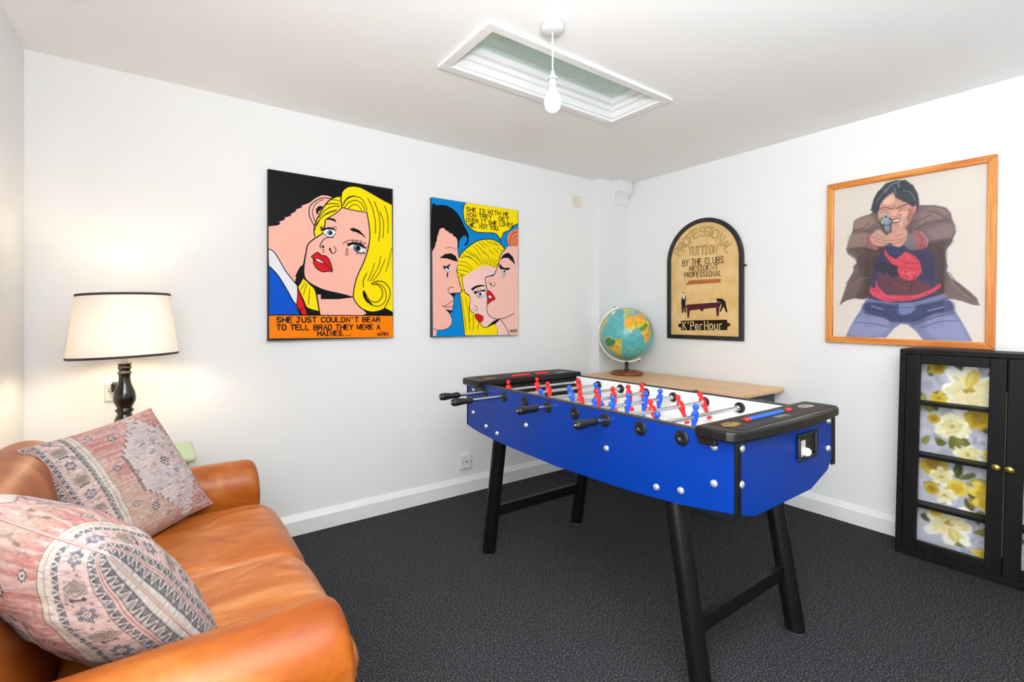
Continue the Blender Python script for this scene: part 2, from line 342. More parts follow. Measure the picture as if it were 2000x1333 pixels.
# flat artworks digitised in millimetres on their own boards
ART_CRYING=[
('p','black',0,[1,901,681,895,693,-6,6,7]),
('p','skin',0,[3,598,49,609,61,621,53,628,83,644,80,653,114,668,111,676,139,696,136,703,169,721,166,729,193,743,209,752,229,771,249,787,274,802,307,804,326,798,384,705,266,554,193,513,173,407,157,393,144,367,136,317,130,308,87,364,53,428,27,467,3,479]),
('l','black',4,1,[320,790,282,788,249,773,218,744,205,713,206,684,218,651,233,627]),
('l','black',3,1,[282,779,249,759,229,729,223,694,233,661,237,649]),
('p','black',0,[241,720,256,739,280,742,272,724,256,708,251,693,243,695]),
('p','white',1,[5,480,27,467,53,428,87,368,130,312,144,296,145,259,139,188,122,208,91,270,53,338,16,378,6,388]),
('p','blue',0,[6,388,16,381,53,338,91,272,122,211,139,185,158,132,6,130]),
('l','black',4,1,[5,480,27,467,53,428,87,366,130,310,145,291]),
('l','black',4,1,[6,388,18,378,53,336,91,270,122,210,140,184,158,132]),
('p','black',0,[144,366,155,389,161,383,171,406,173,387,181,399,181,336,161,311,150,291,131,307,139,337,134,342]),
('p','red',0,[147,271,161,238,178,192,197,134,169,134,139,182,144,225]),
('l','black',3,1,[145,291,145,234,140,184]),
('l','black',4,1,[150,271,169,222,185,176,196,134]),
('l','black',3,0,[157,155,183,171]),
('l','black',3,0,[144,179,169,134]),
('p','yellow',0,[173,333,205,303,233,278,243,236,259,151,225,157,193,176,177,218,157,255,148,282]),
('l','black',4,1,[173,333,159,305,148,282,161,247,178,209,194,173,259,151]),
('l','black',4,1,[209,301,235,274,248,219,262,132]),
('l','black',2.5,0,[193,302,175,243]),
('l','black',2.5,0,[183,309,162,268]),
('l','black',2.5,0,[209,278,201,189]),
('p','yellow',0,[235,568,231,606,243,654,270,713,307,772,350,804,380,812,384,837,410,866,447,880,492,879,550,858,621,828,683,805,689,151,661,166,642,173,602,156,555,150,501,168,465,204,449,239,419,444,291,573]),
('p','skin',0,[292,667,307,674,358,718,384,748,419,743,472,739,529,737,542,652,546,580,529,496,501,422,474,358,455,295,448,235,384,251,291,270,225,298,189,327,178,359,180,411,188,471,196,512,217,541,249,567,279,589,287,629]),
('l','black',5,1,[292,667,287,625,276,589,249,567,217,541,197,514,189,471,180,411,178,359,189,327,225,298,291,270,384,251,448,235]),
('p','skin',0,[246,246,269,247,269,221,367,223,449,234,468,197,500,168,536,132,264,130,254,194]),
('p','black',0,[218,293,291,269,384,250,449,235,367,222,267,220,267,247,244,244,236,270]),
('l','black',4,0,[246,245,254,194,264,130]),
('p','black',0,[500,130,550,150,602,155,648,170,689,149,689,127]),
('p','orange',0,[5,130,688,128,692,-4,6,8]),
('l','black',4,0,[5,131,688,129]),
('l','black',5,1,[235,568,231,606,243,654,270,713,307,772,350,804,378,812,384,837,410,866,447,880,492,879,550,858,621,828,683,805]),
('l','black',5,1,[384,749,378,792,381,819]),
('l','black',5,1,[529,737,544,652,546,580,529,496,501,422,472,358,455,295,449,239,465,204,501,168,555,150,602,156,642,173]),
('l','black',4,1,[384,748,419,743,472,739,529,737]),
('l','black',4,1,[292,667,358,718,384,748]),
('l','black',3.5,1,[388,759,410,797,446,820,491,817,518,785,529,746]),
('l','black',3.5,1,[397,749,423,781,463,800,500,782,516,747]),
('l','black',3,1,[419,747,446,771,472,774,500,745]),
('l','black',3,1,[393,777,419,811,455,825]),
('l','black',3.5,1,[371,752,333,747,291,720,257,673]),
('l','black',3.5,1,[367,765,324,763,291,750]),
('l','black',3.5,1,[358,733,307,709,266,669,245,629]),
('l','black',3,1,[371,783,333,786,311,779]),
('l','black',3,1,[350,723,291,694,249,646,236,602]),
('l','black',3.5,1,[534,822,560,772,578,702,581,619]),
('l','black',3.5,1,[574,809,602,732,609,659,600,575]),
('l','black',3.5,1,[638,792,658,720,658,627]),
('l','black',3.5,1,[607,751,631,689,627,596]),
('l','black',3,1,[683,541,664,460,645,394]),
('l','black',3,1,[613,483,597,419,547,330]),
('l','black',3,1,[640,468,602,382,564,335]),
('l','black',3,1,[575,441,557,385,534,335]),
('l','black',3.5,1,[527,379,507,332,509,296]),
('l','black',4,1,[557,318,592,334,635,329,667,293,671,246,648,195,635,173]),
('l','black',4,1,[557,316,597,311,623,277,619,236,588,209,546,220,514,270]),
('l','black',3.5,1,[583,325,626,305,646,269,642,218,602,185,550,193]),
('p','black',1,[505,274,518,270,529,234,564,193,529,208,507,242]),
('p','red',0,[217,454,237,473,252,480,274,465,295,463,316,437,330,381,306,378,276,374,245,391,229,418,228,440]),
('p','white',0,[238,446,259,444,282,424,272,422,248,433]),
('l','black',4,1,[217,454,237,473,252,480,274,465,295,463,316,437,330,381,306,378,276,374,245,391,229,418,228,440,217,454]),
('l','black',3,1,[228,440,248,446,282,426,330,381]),
('l','black',3,1,[228,440,253,429,282,419]),
('p','white',1,[276,602,299,619,333,619,350,601,326,575,299,578]),
('d','greyblue',15,[316,596]),
('d','black',9,[321,597]),
('d','white',2.5,[311,601]),
('p','black',0,[259,630,282,617,307,627,337,626,353,604,333,615,299,614,276,599,271,607]),
('l','black',3,1,[282,590,303,574,328,572,348,596]),
('l','black',2.5,0,[276,602,262,607]),
('l','black',2.5,0,[282,624,270,633]),
('l','black',2.5,1,[333,629,350,633,350,614]),
('p','black',0,[292,667,314,680,343,678,354,656,337,665,314,669]),
('p','white',1,[417,534,455,546,500,537,523,505,491,495,455,507]),
('d','greyblue',21,[468,522]),
('d','black',15,[476,522]),
('d','white',3,[462,531]),
('p','black',0,[412,541,447,558,495,553,529,522,509,524,472,542,441,540,419,527]),
('p','black',0,[455,505,492,497,523,505,509,493,476,492]),
('l','black',2.5,0,[447,556,444,568]),
('l','black',2.5,0,[468,557,468,572]),
('l','black',2.5,0,[491,553,496,570]),
('l','black',2.5,0,[509,540,520,555]),
('l','black',2.5,0,[523,530,534,540]),
('l','black',2.5,0,[423,542,412,550]),
('l','black',2.5,0,[525,512,536,513]),
('l','black',2.5,0,[512,495,520,489]),
('l','black',2.5,0,[492,494,494,483]),
('l','black',2.5,0,[472,492,469,483]),
('l','black',3,1,[389,540,406,556,441,566,483,563,520,552]),
('p','black',0,[426,629,450,638,483,628,513,599,523,581,500,601,465,615,441,618]),
('l','black',3.5,1,[333,570,307,568,286,559,272,539,262,517,267,507]),
('p','black',0,[269,516,282,523,286,511,279,505]),
('l','black',3,1,[279,502,282,486,279,478]),
('p','black',0,[309,504,321,515,322,496,333,483,319,488]),
('l','black',3,1,[322,485,337,480,350,499,339,522]),
('l','black',2.2,1,[412,518,405,489,410,474,417,488,412,518]),
('t', 'brownblack', 5, "SHE JUST COULDN'T BEAR", 27, [42, 92, 607, 91]),
('t', 'brownblack', 5, 'TO TELL BRAD THEY WERE A', 27, [42, 52, 608, 47]),
('t', 'brownblack', 5, 'HAINES...', 27, [251, 16, 435, 13]),
('t', 'brownblack', 3, 'HAINES', 16, [594, 9, 659, 10]),
('l','brownblack',2,0,[616,33,626,27,634,32]),
]
ART_BUBBLE=[
('p','sky',0,[-5,895,685,901,691,-4,4,4]),
('p','black',1,[-3,835,34,850,87,859,142,846,188,815,216,777,237,739,259,708,272,676,268,634,249,608,239,615,258,638,254,666,237,674,212,654,196,620,188,586,123,549,1,539]),
('p','skin',0,[1,551,23,589,21,596,35,629,32,637,44,670,53,699,74,709,85,708,98,693,114,692,127,677,144,680,156,661,171,660,184,639,186,586,196,522,193,489,179,439,183,415,207,342,216,305,207,289,170,285,146,277,156,243,158,226,149,202,147,174,127,161,133,137,144,113,140,80,114,56,78,45,34,44,25,5,5,4]),
('l','black',3.5,1,[190,627,186,586,196,522,193,489,179,439,183,415,207,342,216,305,209,290,170,285,144,281]),
('p','black',0,[123,282,146,287,198,291,207,286,170,282,160,259,140,271]),
('l','black',3,1,[146,277,156,243,158,226,151,202,147,174,127,161,133,137,144,113,140,80,114,56,78,45,34,44,9,54]),
('p','black',0,[92,179,147,171,144,161,128,155,131,140,119,157]),
('l','black',2.8,1,[80,196,110,210,144,230,157,233]),
('l','black',2.8,1,[80,196,114,193,147,197]),
('l','black',2,1,[78,209,71,193]),
('l','black',2.8,1,[156,324,128,321,114,306,120,286,133,279]),
('l','black',2.2,1,[92,578,133,586,174,577]),
('p','black',0,[51,511,92,540,137,548,171,534,190,495,160,499,110,511]),
('p','white',1,[83,450,123,466,129,436,107,425]),
('d','violet',9,[115,448]),
('d','black',5,[119,448]),
('p','black',0,[74,461,101,460,133,480,127,462,101,449,87,440]),
('l','black',2.5,1,[87,442,107,424,129,426]),
('p','black',0,[103,417,116,418,113,387,107,388]),
('p','yellow',0,[196,522,216,556,274,606,342,648,417,667,479,666,536,641,570,609,515,509,500,456,412,401,417,316,342,145,352,87,412,56,486,81,509,40,505,1,241,5,222,153,205,276,218,301,181,421]),
('l','black',4.5,1,[196,522,216,556,274,606,342,648,417,667,479,666,536,641,570,609]),
('l','black',4,1,[181,421,207,342,218,301,205,276,222,153,241,5]),
('p','skinpale',0,[224,392,274,426,342,463,402,488,443,481,496,470,496,437,412,405,406,366,420,316,417,282,422,222,418,188,433,146,474,120,511,113,474,85,417,58,382,63,356,95,322,120,316,150,287,166,278,195,283,253,269,274,245,286,231,318]),
('l','black',3.5,1,[221,404,221,359,235,314,247,287,272,274,283,253,278,195,287,166,315,154]),
('l','black',3,1,[228,314,247,290,274,278]),
('l','black',3.5,1,[356,95,380,63,417,57,474,84,515,113]),
('p','black',0,[417,60,474,101,515,113,531,111,484,78]),
('l','black',3.5,1,[484,81,507,44,505,2]),
('p','skinpale',0,[486,78,531,113,570,67,609,0,507,0,509,40]),
('p','skinpink',0,[685,647,609,638,579,618,536,571,515,509,494,456,472,419,412,405,406,373,422,309,448,300,484,253,443,227,420,209,417,180,433,141,474,120,531,113,570,67,609,-2,691,-4]),
('l','black',4.5,1,[579,618,536,571,515,509,494,456,472,419,412,405,406,373,422,309]),
('l','black',3.5,1,[422,221,417,180,433,141,474,118,531,114,590,128,653,153]),
('l','black',3.5,1,[528,113,570,67,609,0]),
('p','ginger',1,[684,760,650,755,609,731,588,689,594,646,611,637,685,647]),
('l','brown',3.5,1,[684,744,650,735,625,710,614,674,618,639]),
('l','brown',3,1,[684,716,655,703,644,672,649,643]),
('l','brown',3,1,[588,689,594,646,611,637]),
('l','brown',3,1,[684,685,672,670,673,647]),
('l','black',2.6,1,[207,522,245,533,303,521,352,482]),
('l','black',2.6,1,[202,497,254,493,303,454]),
('l','black',2.6,1,[193,472,245,471,293,441]),
('l','black',2.6,1,[184,439,226,441,274,429]),
('l','black',2.6,1,[184,427,216,412,245,411]),
('l','black',2.6,1,[193,382,207,403,226,408]),
('l','black',2.6,1,[221,548,293,528]),
('l','black',2.6,1,[245,570,313,538]),
('l','black',2.6,1,[274,573,342,523,382,488]),
('l','black',2.6,1,[303,612,342,582]),
('l','black',2.6,1,[327,623,372,593]),
('l','black',2.6,1,[352,638,402,604]),
('l','black',2.6,1,[377,644,433,615]),
('l','black',2.6,1,[412,656,463,630]),
('l','black',2.6,1,[443,654,505,630]),
('l','black',2.6,1,[474,653,526,627]),
('l','black',2.6,1,[342,574,372,542]),
('l','black',2.6,1,[362,592,402,561]),
('l','black',2.6,1,[392,582,433,547]),
('l','black',2.6,1,[433,598,474,567]),
('l','black',2.6,1,[474,610,515,578]),
('l','black',2.6,1,[505,617,545,594]),
('l','black',2.6,1,[402,536,412,494]),
('l','black',2.6,1,[433,547,422,495]),
('l','black',2.6,1,[458,540,433,487]),
('l','black',2.6,1,[484,533,443,483]),
('l','black',2.6,1,[505,526,458,480]),
('l','black',2.6,1,[510,505,474,474]),
('l','black',2.6,1,[372,534,397,493]),
('l','black',2.6,1,[313,563,362,516]),
('l','black',2.6,1,[216,268,237,129,253,34]),
('l','black',2.6,1,[245,261,269,145,279,37]),
('l','black',2.6,1,[305,145,309,87,303,33]),
('l','black',2.6,1,[274,195,279,96]),
('l','black',2.6,1,[350,82,340,40]),
('l','black',2.6,1,[198,358,221,301]),
('p','black',0,[288,320,327,342,372,350,417,341,372,338,327,325,298,305]),
('p','white',1,[317,292,362,307,397,298,382,268,352,272]),
('d','greyblue',13,[362,285]),
('d','black',7,[362,286]),
('p','black',0,[313,304,342,303,372,314,420,314,392,302,362,304,327,286,313,289]),
('l','black',2.5,1,[327,284,362,262,392,277]),
('l','black',2.2,0,[327,300,313,311]),
('l','black',2.2,0,[347,307,338,320]),
('l','black',2.2,0,[372,313,370,324]),
('l','black',2.2,0,[392,313,400,324]),
('l','black',2.2,0,[352,265,348,255]),
('l','black',2.5,1,[313,208,334,196,337,175,322,171]),
('l','black',2.2,1,[298,183,313,177]),
('p','red',0,[318,145,342,150,357,144,387,129,382,103,362,91,342,103,324,124]),
('l','black',2.5,1,[318,145,342,150,357,144,387,129,382,103,362,91,342,103,324,124,318,145]),
('p','black',0,[526,532,558,571,598,588,639,561,662,501,628,530,595,551,558,545]),
('p','black',0,[509,492,536,486,568,476,620,482,595,460,568,462,531,467]),
('p','black',0,[515,509,545,487,526,482]),
('p','white',1,[545,463,584,459,577,434,551,437]),
('d','greyblue',11,[565,451]),
('d','black',6,[568,451]),
('l','black',2.5,1,[545,464,553,435,579,433]),
('l','black',2.2,1,[542,407,563,421,579,426]),
('p','black',0,[428,376,453,358,468,339,448,349]),
('l','black',2.5,1,[468,336,482,348,480,371]),
('p','red',0,[412,294,427,312,451,300,472,279,486,253,453,240,422,215,420,248,439,261,417,269]),
('p','white',0,[428,275,445,278,458,267,445,258,433,261]),
('l','black',2.8,1,[412,294,427,312,451,300,472,279,486,253,453,240,422,215,418,243,433,256,417,269,412,294]),
('p','yellow',0,[245,895,684,900,684,803,635,778,603,745,560,726,541,685,528,673,515,698,474,715,392,709,322,710,266,740,237,780,228,832,233,868]),
('l','black',4,1,[245,895,233,868,228,832,237,780,266,740,322,710,392,709,474,715,507,701,539,658]),
('l','black',4,1,[528,673,541,693,560,726,603,745,635,778,684,803]),
('t', 'brownblack', 4.5, 'SHE IS WITH ME', 27, [253, 840, 603, 845]),
('t', 'brownblack', 4.5, 'NOW TREY', 27, [254, 803, 455, 809]),
('t', 'brownblack', 4.5, 'GET', 28, [515, 805, 603, 807]),
('t', 'brownblack', 4.5, 'OVER IT SHE LOVES', 27, [253, 768, 641, 772]),
('t', 'brownblack', 4.5, 'ME, NOT YOU.', 27, [274, 736, 526, 737]),
('t', 'brownblack', 2.5, 'HAINES', 20, [615, 17, 680, 18]),
]
ART_SIGN=[
('l','signdark',1.5,0,[153,432,153,456]),
('p','signwood',0,[158,407,195,441,445,438,442,408]),
('p','signwoodlight',0,[195,441,445,438,444,433,199,436]),
('l','signline',1.5,0,[167,404,170,272]),
('l','signline',1.5,0,[439,409,442,278]),
('p','signtable',0,[159,250,176,257,433,269,449,264,437,234,313,222,302,205,286,208,281,220,185,211,170,226]),
('p','signtable',0,[170,221,198,221,187,155,176,155]),
('p','signtable',0,[407,230,434,234,429,170,414,167]),
('p','signgreen',0,[178,257,429,269,427,264,185,252]),
('p','signdark',0,[122,292,134,328,153,328,162,309,156,266,165,199,151,195,144,242,139,195,127,195]),
('p','white',0,[134,328,153,328,151,299,137,300]),
('d','skin',5,[138,342]),
('p','signdark',0,[124,347,137,354,151,348,148,344,134,347]),
('l','signwood',2,0,[162,339,167,260]),
('p','signdark',0,[402,293,421,297,458,293,481,272,485,243,497,199,485,197,466,237,445,200,434,200,451,243,445,268,414,276]),
('d','skin',4.5,[409,288]),
('p','white',0,[399,281,417,278,396,269,383,272]),
('p','signdark',0,[97,110,120,115,122,135,491,145,495,123,515,120,515,101,496,97,493,72,122,60,120,83,97,85]),
('t', 'signdark', 5.5, 'BY THE CLUBS', 45, [132, 551, 466, 549]),
('t', 'signdark', 5, 'RESIDENT', 34, [195, 508, 421, 505]),
('t', 'signdark', 5, 'PROFESSIONAL', 37, [151, 462, 449, 457]),
('t', 'signdark', 11, 'TUITION', 58, [187, 629, 417, 622]),
('t', 'signface', 6, 'TUITION', 58, [187, 629, 417, 622]),
('t', 'signcream', 7.5, "K'PerHour", 59, [137, 66, 461, 75]),
('c', 'signdark', 10, 'P', 62, [91, 665]),
('c', 'signdark', 10, 'R', 54, [127, 700]),
('c', 'signdark', 10, 'O', 46, [165, 734]),
('c', 'signdark', 10, 'F', 36, [202, 763]),
('c', 'signdark', 10, 'E', 20, [244, 784]),
('c', 'signdark', 10, 'S', 6, [300, 791]),
('c', 'signdark', 10, 'S', -2, [339, 788]),
('c', 'signdark', 10, 'I', -10, [373, 780]),
('c', 'signdark', 10, 'O', -20, [402, 760]),
('c', 'signdark', 10, 'N', -38, [442, 718]),
('c', 'signdark', 10, 'A', -46, [479, 679]),
('c', 'signdark', 10, 'L', -54, [509, 646]),
('c', 'signface', 5.5, 'P', 62, [91, 665]),
('c', 'signface', 5.5, 'R', 54, [127, 700]),
('c', 'signface', 5.5, 'O', 46, [165, 734]),
('c', 'signface', 5.5, 'F', 36, [202, 763]),
('c', 'signface', 5.5, 'E', 20, [244, 784]),
('c', 'signface', 5.5, 'S', 6, [300, 791]),
('c', 'signface', 5.5, 'S', -2, [339, 788]),
('c', 'signface', 5.5, 'I', -10, [373, 780]),
('c', 'signface', 5.5, 'O', -20, [402, 760]),
('c', 'signface', 5.5, 'N', -38, [442, 718]),
('c', 'signface', 5.5, 'A', -46, [479, 679]),
('c', 'signface', 5.5, 'L', -54, [509, 646]),
]
ART_POSTER=[
('q',(94,74,72),4,[218,738,274,755,402,732,436,736,456,588,428,490,274,497,206,586]),
('q',(58,58,90),4,[200,314,520,308,540,250,520,217,332,212,206,237]),
('q',(112,90,86),4,[239,735,206,731,159,720,135,706,128,651,112,598,98,553,103,524,143,487,153,468,132,442,133,419,103,356,75,263,62,223,95,249,143,261,183,255,206,259,214,313,274,435,288,540,274,613,266,694]),
('q',(112,90,90),4,[408,714,428,744,495,732,540,712,560,679,564,650,577,612,576,572,557,525,532,479,540,430,547,413,543,388,564,346,595,320,631,279,657,246,666,212,642,215,607,232,571,245,532,250,468,302,428,473,402,595]),
('p',(80,62,62),10,[428,524,532,512,540,413,532,258,482,301,443,421]),
('p',(82,64,62),10,[151,501,274,542,260,401,206,268,143,266,175,352]),
('p',(150,124,116),12,[143,705,206,722,237,690,206,658,143,658]),
('p',(145,118,110),14,[124,633,206,622,199,569,159,546,107,561]),
('p',(90,70,68),9,[112,551,199,541,260,499,183,493]),
('p',(138,112,110),16,[443,708,520,703,552,673,508,655,436,642]),
('p',(134,110,110),16,[463,604,532,627,571,613,564,565,502,549]),
('p',(84,66,68),10,[468,544,564,549,545,511,468,511]),
('l',(70,52,52),4,[222,701,183,662,135,646]),
('l',(74,56,56),4,[375,651,428,660,482,685]),
('l',(74,56,56),4,[428,626,495,649,552,640]),
('l',(72,54,54),4,[402,707,388,666,375,634]),
('l',(150,128,120),4,[206,704,245,671]),
('l',(84,66,64),4,[95,347,135,391,183,406]),
('l',(84,66,66),4,[552,380,595,304,642,247]),
('l',(132,108,104),5,[103,318,151,362,206,377]),
('q',(62,60,92),5,[282,541,361,532,463,520,488,467,511,333,521,299,468,252,375,237,274,257,210,314,222,376,245,473]),
('p',(104,62,74),10,[260,427,347,420,436,346,472,327,468,277,375,267,282,293,256,347]),
('p',(52,48,70),10,[237,456,318,445,347,394,318,370,252,410]),
('p',(60,56,84),8,[428,482,488,451,502,358,456,361]),
('l',(128,76,84),5,[288,399,318,344,375,306]),
('l',(70,44,56),5,[402,339,395,280]),
('l',(70,44,56),4,[310,406,304,327]),
('l',(130,80,92),4,[428,338,443,286]),
('q',(216,74,88),3,[282,532,296,495,332,465,375,504,416,474,436,439,444,387,416,355,388,347,354,366,340,402,344,428,316,442,282,497]),
('l',(150,40,58),4,[332,463,375,444,428,435]),
('l',(150,40,58),3,[347,420,395,412,436,405]),
('l',(238,110,120),4,[375,487,395,464]),
('l',(160,44,60),3,[375,401,382,357]),
('l',(238,110,118),4,[361,393,402,373]),
('q',(214,72,92),3,[243,366,252,321,288,276,375,267,428,270,482,297,517,326,521,308,482,275,428,249,375,240,288,237,229,266,210,298,218,322,239,311]),
('l',(140,36,60),3,[245,308,288,261,347,242]),
('l',(140,36,60),3,[222,313,252,271]),
('l',(140,36,60),3,[375,254,428,261,468,277]),
('l',(150,40,62),3,[495,309,513,316]),
('q',(122,126,166),4,[199,261,245,245,332,229,416,232,495,259,532,273,557,233,576,184,595,144,619,88,641,33,448,32,416,81,384,112,354,116,324,90,288,38,92,35,112,85,143,150,175,205]),
('p',(66,72,112),10,[199,237,332,221,428,219,552,241,571,184,495,168,428,126,361,123,310,129,183,187]),
('p',(140,146,186),14,[151,141,260,151,304,116,274,53,120,48]),
('p',(140,146,186),14,[468,143,571,152,612,72,619,44,482,51]),
('p',(120,132,176),8,[347,220,416,219,402,177,347,168]),
('l',(52,58,92),4,[191,205,274,177,332,133]),
('l',(52,58,92),4,[183,178,274,155,318,125]),
('l',(52,58,92),4,[395,125,468,168,564,200]),
('l',(52,58,92),4,[402,108,495,151,576,176]),
('l',(52,58,92),4,[340,221,347,168,357,125]),
('l',(52,58,92),3,[214,232,332,203,468,214,545,249]),
('l',(90,96,136),5,[436,92,508,127,588,135]),
('l',(90,96,136),5,[135,123,229,115,296,98]),
('l',(158,164,200),4,[222,214,274,195]),
('l',(158,164,200),4,[468,185,532,205]),
('l',(50,40,42),3,[62,223,95,249,143,261,191,254]),
('l',(60,48,50),3,[666,212,642,215,583,240,532,251]),
('l',(70,56,56),3,[98,553,107,519,153,468,132,442]),
('l',(70,56,56),3,[577,588,557,525,536,479,545,413]),
('p',(50,58,90),3,[284,541,364,531,354,489,324,473,296,513]),
('l',(90,100,130),2,[296,535,310,502]),
('l',(90,100,130),2,[318,532,326,488]),
('l',(90,100,130),2,[342,530,342,490]),
('l',(170,48,66),3,[310,485,347,451,375,427]),
('l',(170,48,66),3,[402,476,428,456]),
('l',(244,120,130),3,[318,471,361,441]),
('l',(244,124,132),4,[375,384,402,390,428,380]),
('l',(150,40,58),3,[361,363,375,384,371,401]),
('l',(150,40,58),3,[412,360,419,389]),
('l',(244,120,132),3,[260,285,288,266,332,254]),
('l',(244,120,132),3,[229,290,260,267]),
('l',(244,120,132),3,[402,258,456,273]),
('l',(66,50,50),4,[159,555,206,536,252,526]),
('l',(66,50,50),3,[135,632,183,639,222,631]),
('l',(150,126,118),4,[153,685,199,698,229,700]),
('l',(66,50,52),4,[468,703,508,688,545,649]),
('l',(150,128,124),4,[463,721,508,713,545,682]),
('l',(150,126,122),4,[482,585,527,578,564,598]),
('l',(66,50,52),4,[463,654,436,625,416,619]),
('l',(66,50,50),4,[175,443,151,381,95,319]),
('l',(66,50,52),4,[540,446,520,382,527,299]),
('l',(134,110,108),5,[557,338,595,280,631,247]),
('q',(48,54,64),3,[216,752,231,817,248,849,288,890,332,897,375,889,408,852,428,804,434,752,424,707,406,710,375,737,260,722,233,735]),
('p',(206,150,132),3,[251,724,257,767,282,807,318,832,332,801,364,776,402,742,406,706,396,669,378,633,354,615,324,616,288,633,260,691]),
('p',(196,132,118),3,[404,733,419,743,419,714,406,702]),
('p',(170,108,96),8,[375,720,406,731,402,681,375,634,361,653]),
('p',(232,184,164),8,[274,795,318,819,324,781,288,772]),
('p',(228,170,150),7,[310,740,332,740,340,709,318,703]),
('p',(224,166,146),7,[354,732,384,731,382,693,354,702]),
('q',(48,54,64),2,[318,832,288,814,262,779,256,741,245,742,252,804,288,850]),
('q',(48,54,64),2,[322,836,332,799,347,803,364,772,375,780,402,739,416,755,402,818,361,852]),
('l',(140,156,176),4,[282,842,310,873,336,884]),
('l',(120,136,156),3,[262,819,288,859]),
('l',(140,156,176),4,[347,855,342,882,354,887]),
('l',(110,124,142),3,[361,835,395,819,416,772]),
('l',(128,142,160),3,[332,823,324,860]),
('l',(110,124,142),3,[245,787,256,821]),
('l',(70,40,38),5.5,[260,754,288,756,322,739]),
('l',(70,40,38),6,[334,743,364,753,391,758]),
('l',(180,116,102),5,[260,735,296,726]),
('l',(170,104,92),5,[347,728,384,728]),
('l',(236,190,170),5,[282,718,310,705]),
('l',(150,90,78),4,[395,733,391,700,382,667]),
('l',(150,92,80),3.5,[300,715,292,690]),
('l',(150,92,80),3.5,[347,707,361,688]),
('l',(60,36,36),3,[270,745,296,739]),
('l',(60,36,36),3,[347,740,375,739]),
('l',(150,92,80),3,[326,763,330,741]),
('l',(150,92,80),3,[318,760,322,739]),
('l',(160,100,88),3,[310,705,332,697,340,708]),
('l',(150,92,80),3,[354,706,368,678,364,653]),
('q',(120,52,50),2,[310,682,354,687,354,666,320,661]),
('q',(240,232,222),1,[316,678,350,682,347,673,322,671]),
('l',(110,50,50),3,[314,683,332,687,354,687]),
('l',(150,80,76),3,[320,664,350,667]),
('l',(176,116,102),4,[324,650,347,651]),
('l',(150,92,82),3,[395,708,388,666,375,638]),
('p',(166,98,104),3,[197,610,222,625,223,566,254,535,235,526,206,548,193,578]),
('l',(110,60,66),3,[206,609,205,568,229,536]),
('p',(120,110,118),3,[375,582,408,599,423,559,423,508,375,526]),
('p',(166,92,100),3,[410,607,439,601,464,560,459,519,428,510,416,559]),
('l',(112,56,64),3,[428,596,444,556,439,514]),
('l',(196,160,160),3,[439,601,467,557,463,520]),
('p',(200,152,134),2,[214,596,233,629,260,638,288,604,320,587,320,570,288,551,260,546,229,560]),
('p',(204,152,132),2,[296,608,332,617,368,626,384,608,377,571,365,545,347,532,316,549]),
('l',(120,76,66),2.5,[229,601,274,577,310,573]),
('l',(120,76,66),2.5,[237,578,274,561,296,557]),
('l',(120,76,66),2.5,[248,616,282,590]),
('l',(120,76,66),2.5,[310,573,347,570,371,582]),
('l',(120,76,66),2.5,[318,554,347,555,364,566]),
('l',(120,76,66),2.5,[332,596,364,601]),
('l',(232,190,172),3,[252,620,274,604]),
('l',(232,190,172),3,[340,606,361,611]),
('p',(60,66,74),2,[258,681,272,709,282,722,296,718,306,698,320,678,314,660,312,618,282,615,276,646,260,661]),
('p',(150,166,178),3,[264,680,276,696,300,689,308,670,302,662,274,666]),
('p',(120,134,146),3,[282,660,304,657,306,626,288,624]),
('p',(176,190,200),2,[276,721,288,722,300,710,298,693,282,693,274,706]),
('p',(24,26,30),1,[282,713,292,711,294,698,284,699]),
('l',(30,32,36),2.5,[266,667,288,657,310,662]),
('l',(30,32,36),2,[282,683,282,665]),
('l',(30,32,36),2,[298,682,298,662]),
('l',(200,212,220),2,[268,685,274,693]),
('l',(200,212,220),2,[304,683,314,676]),
('l',(200,212,220),2,[288,651,290,630]),
('l',(150,145,140),1,[40,55,94,55]),
('l',(150,145,140),1,[40,45,87,45]),
]
# ================================================================== the room
H = 2.32; XL = -3.707; YF = -4.25
struct(box(XL - .1, .1, YF - .1, .1, -.1, 0).build('floor', CARPET))
hx0, hx1, hy0, hy1 = -2.20, -1.16, -1.28, -.95
m = MB(); m.box(XL - .1, hx0, YF - .1, .1, H, H + .1); m.box(hx1, .1, YF - .1, .1, H, H + .1); m.box(hx0, hx1, YF - .1, hy0, H, H + .1); m.box(hx0, hx1, hy1, .1, H, H + .1)
struct(m.build('ceiling', CEIL))
struct(box(XL, 0, 0, .1, 0, H).build('wall_back', WALL))
struct(box(0, .1, YF - .1, .1, 0, H).build('wall_right', WALL))
m = MB(); m.box(XL - .1, XL, -2.43, .1, 0, H); m.box(XL - .1, XL, YF - .1, -3.41, 0, H); m.box(XL - .1, XL, -3.41, -2.43, 0, .36); m.box(XL - .1, XL, -3.41, -2.43, 2.14, H)
struct(m.build('wall_left', WALL))
m = MB()
for a in ((-3.41, -3.37, .36, 2.14), (-2.47, -2.43, .36, 2.14), (-3.37, -2.47, .36, .40), (-3.37, -2.47, 2.10, 2.14)): m.box(XL - .06, XL - .01, *a)
struct(m.build('added_side_window', GLOSSW))  # unseen window frame, added with its opening to admit the side fill
m = MB(); m.box(XL, -3.05, YF - .1, YF, 0, H); m.box(-.05, 0, YF - .1, YF, 0, H); m.box(-3.05, -.05, YF - .1, YF, 0, .18); m.box(-3.05, -.05, YF - .1, YF, 2.22, H)
struct(m.build('wall_front', WALL))
m = MB()
for x in (-3.05, -2.07, -1.09, -.10): m.box(x, x + .05, YF - .06, YF - .01, .18, 2.22)
m.box(-3.0, -.1, YF - .06, YF - .01, .18, .23); m.box(-3.0, -.1, YF - .06, YF - .01, 2.17, 2.22)
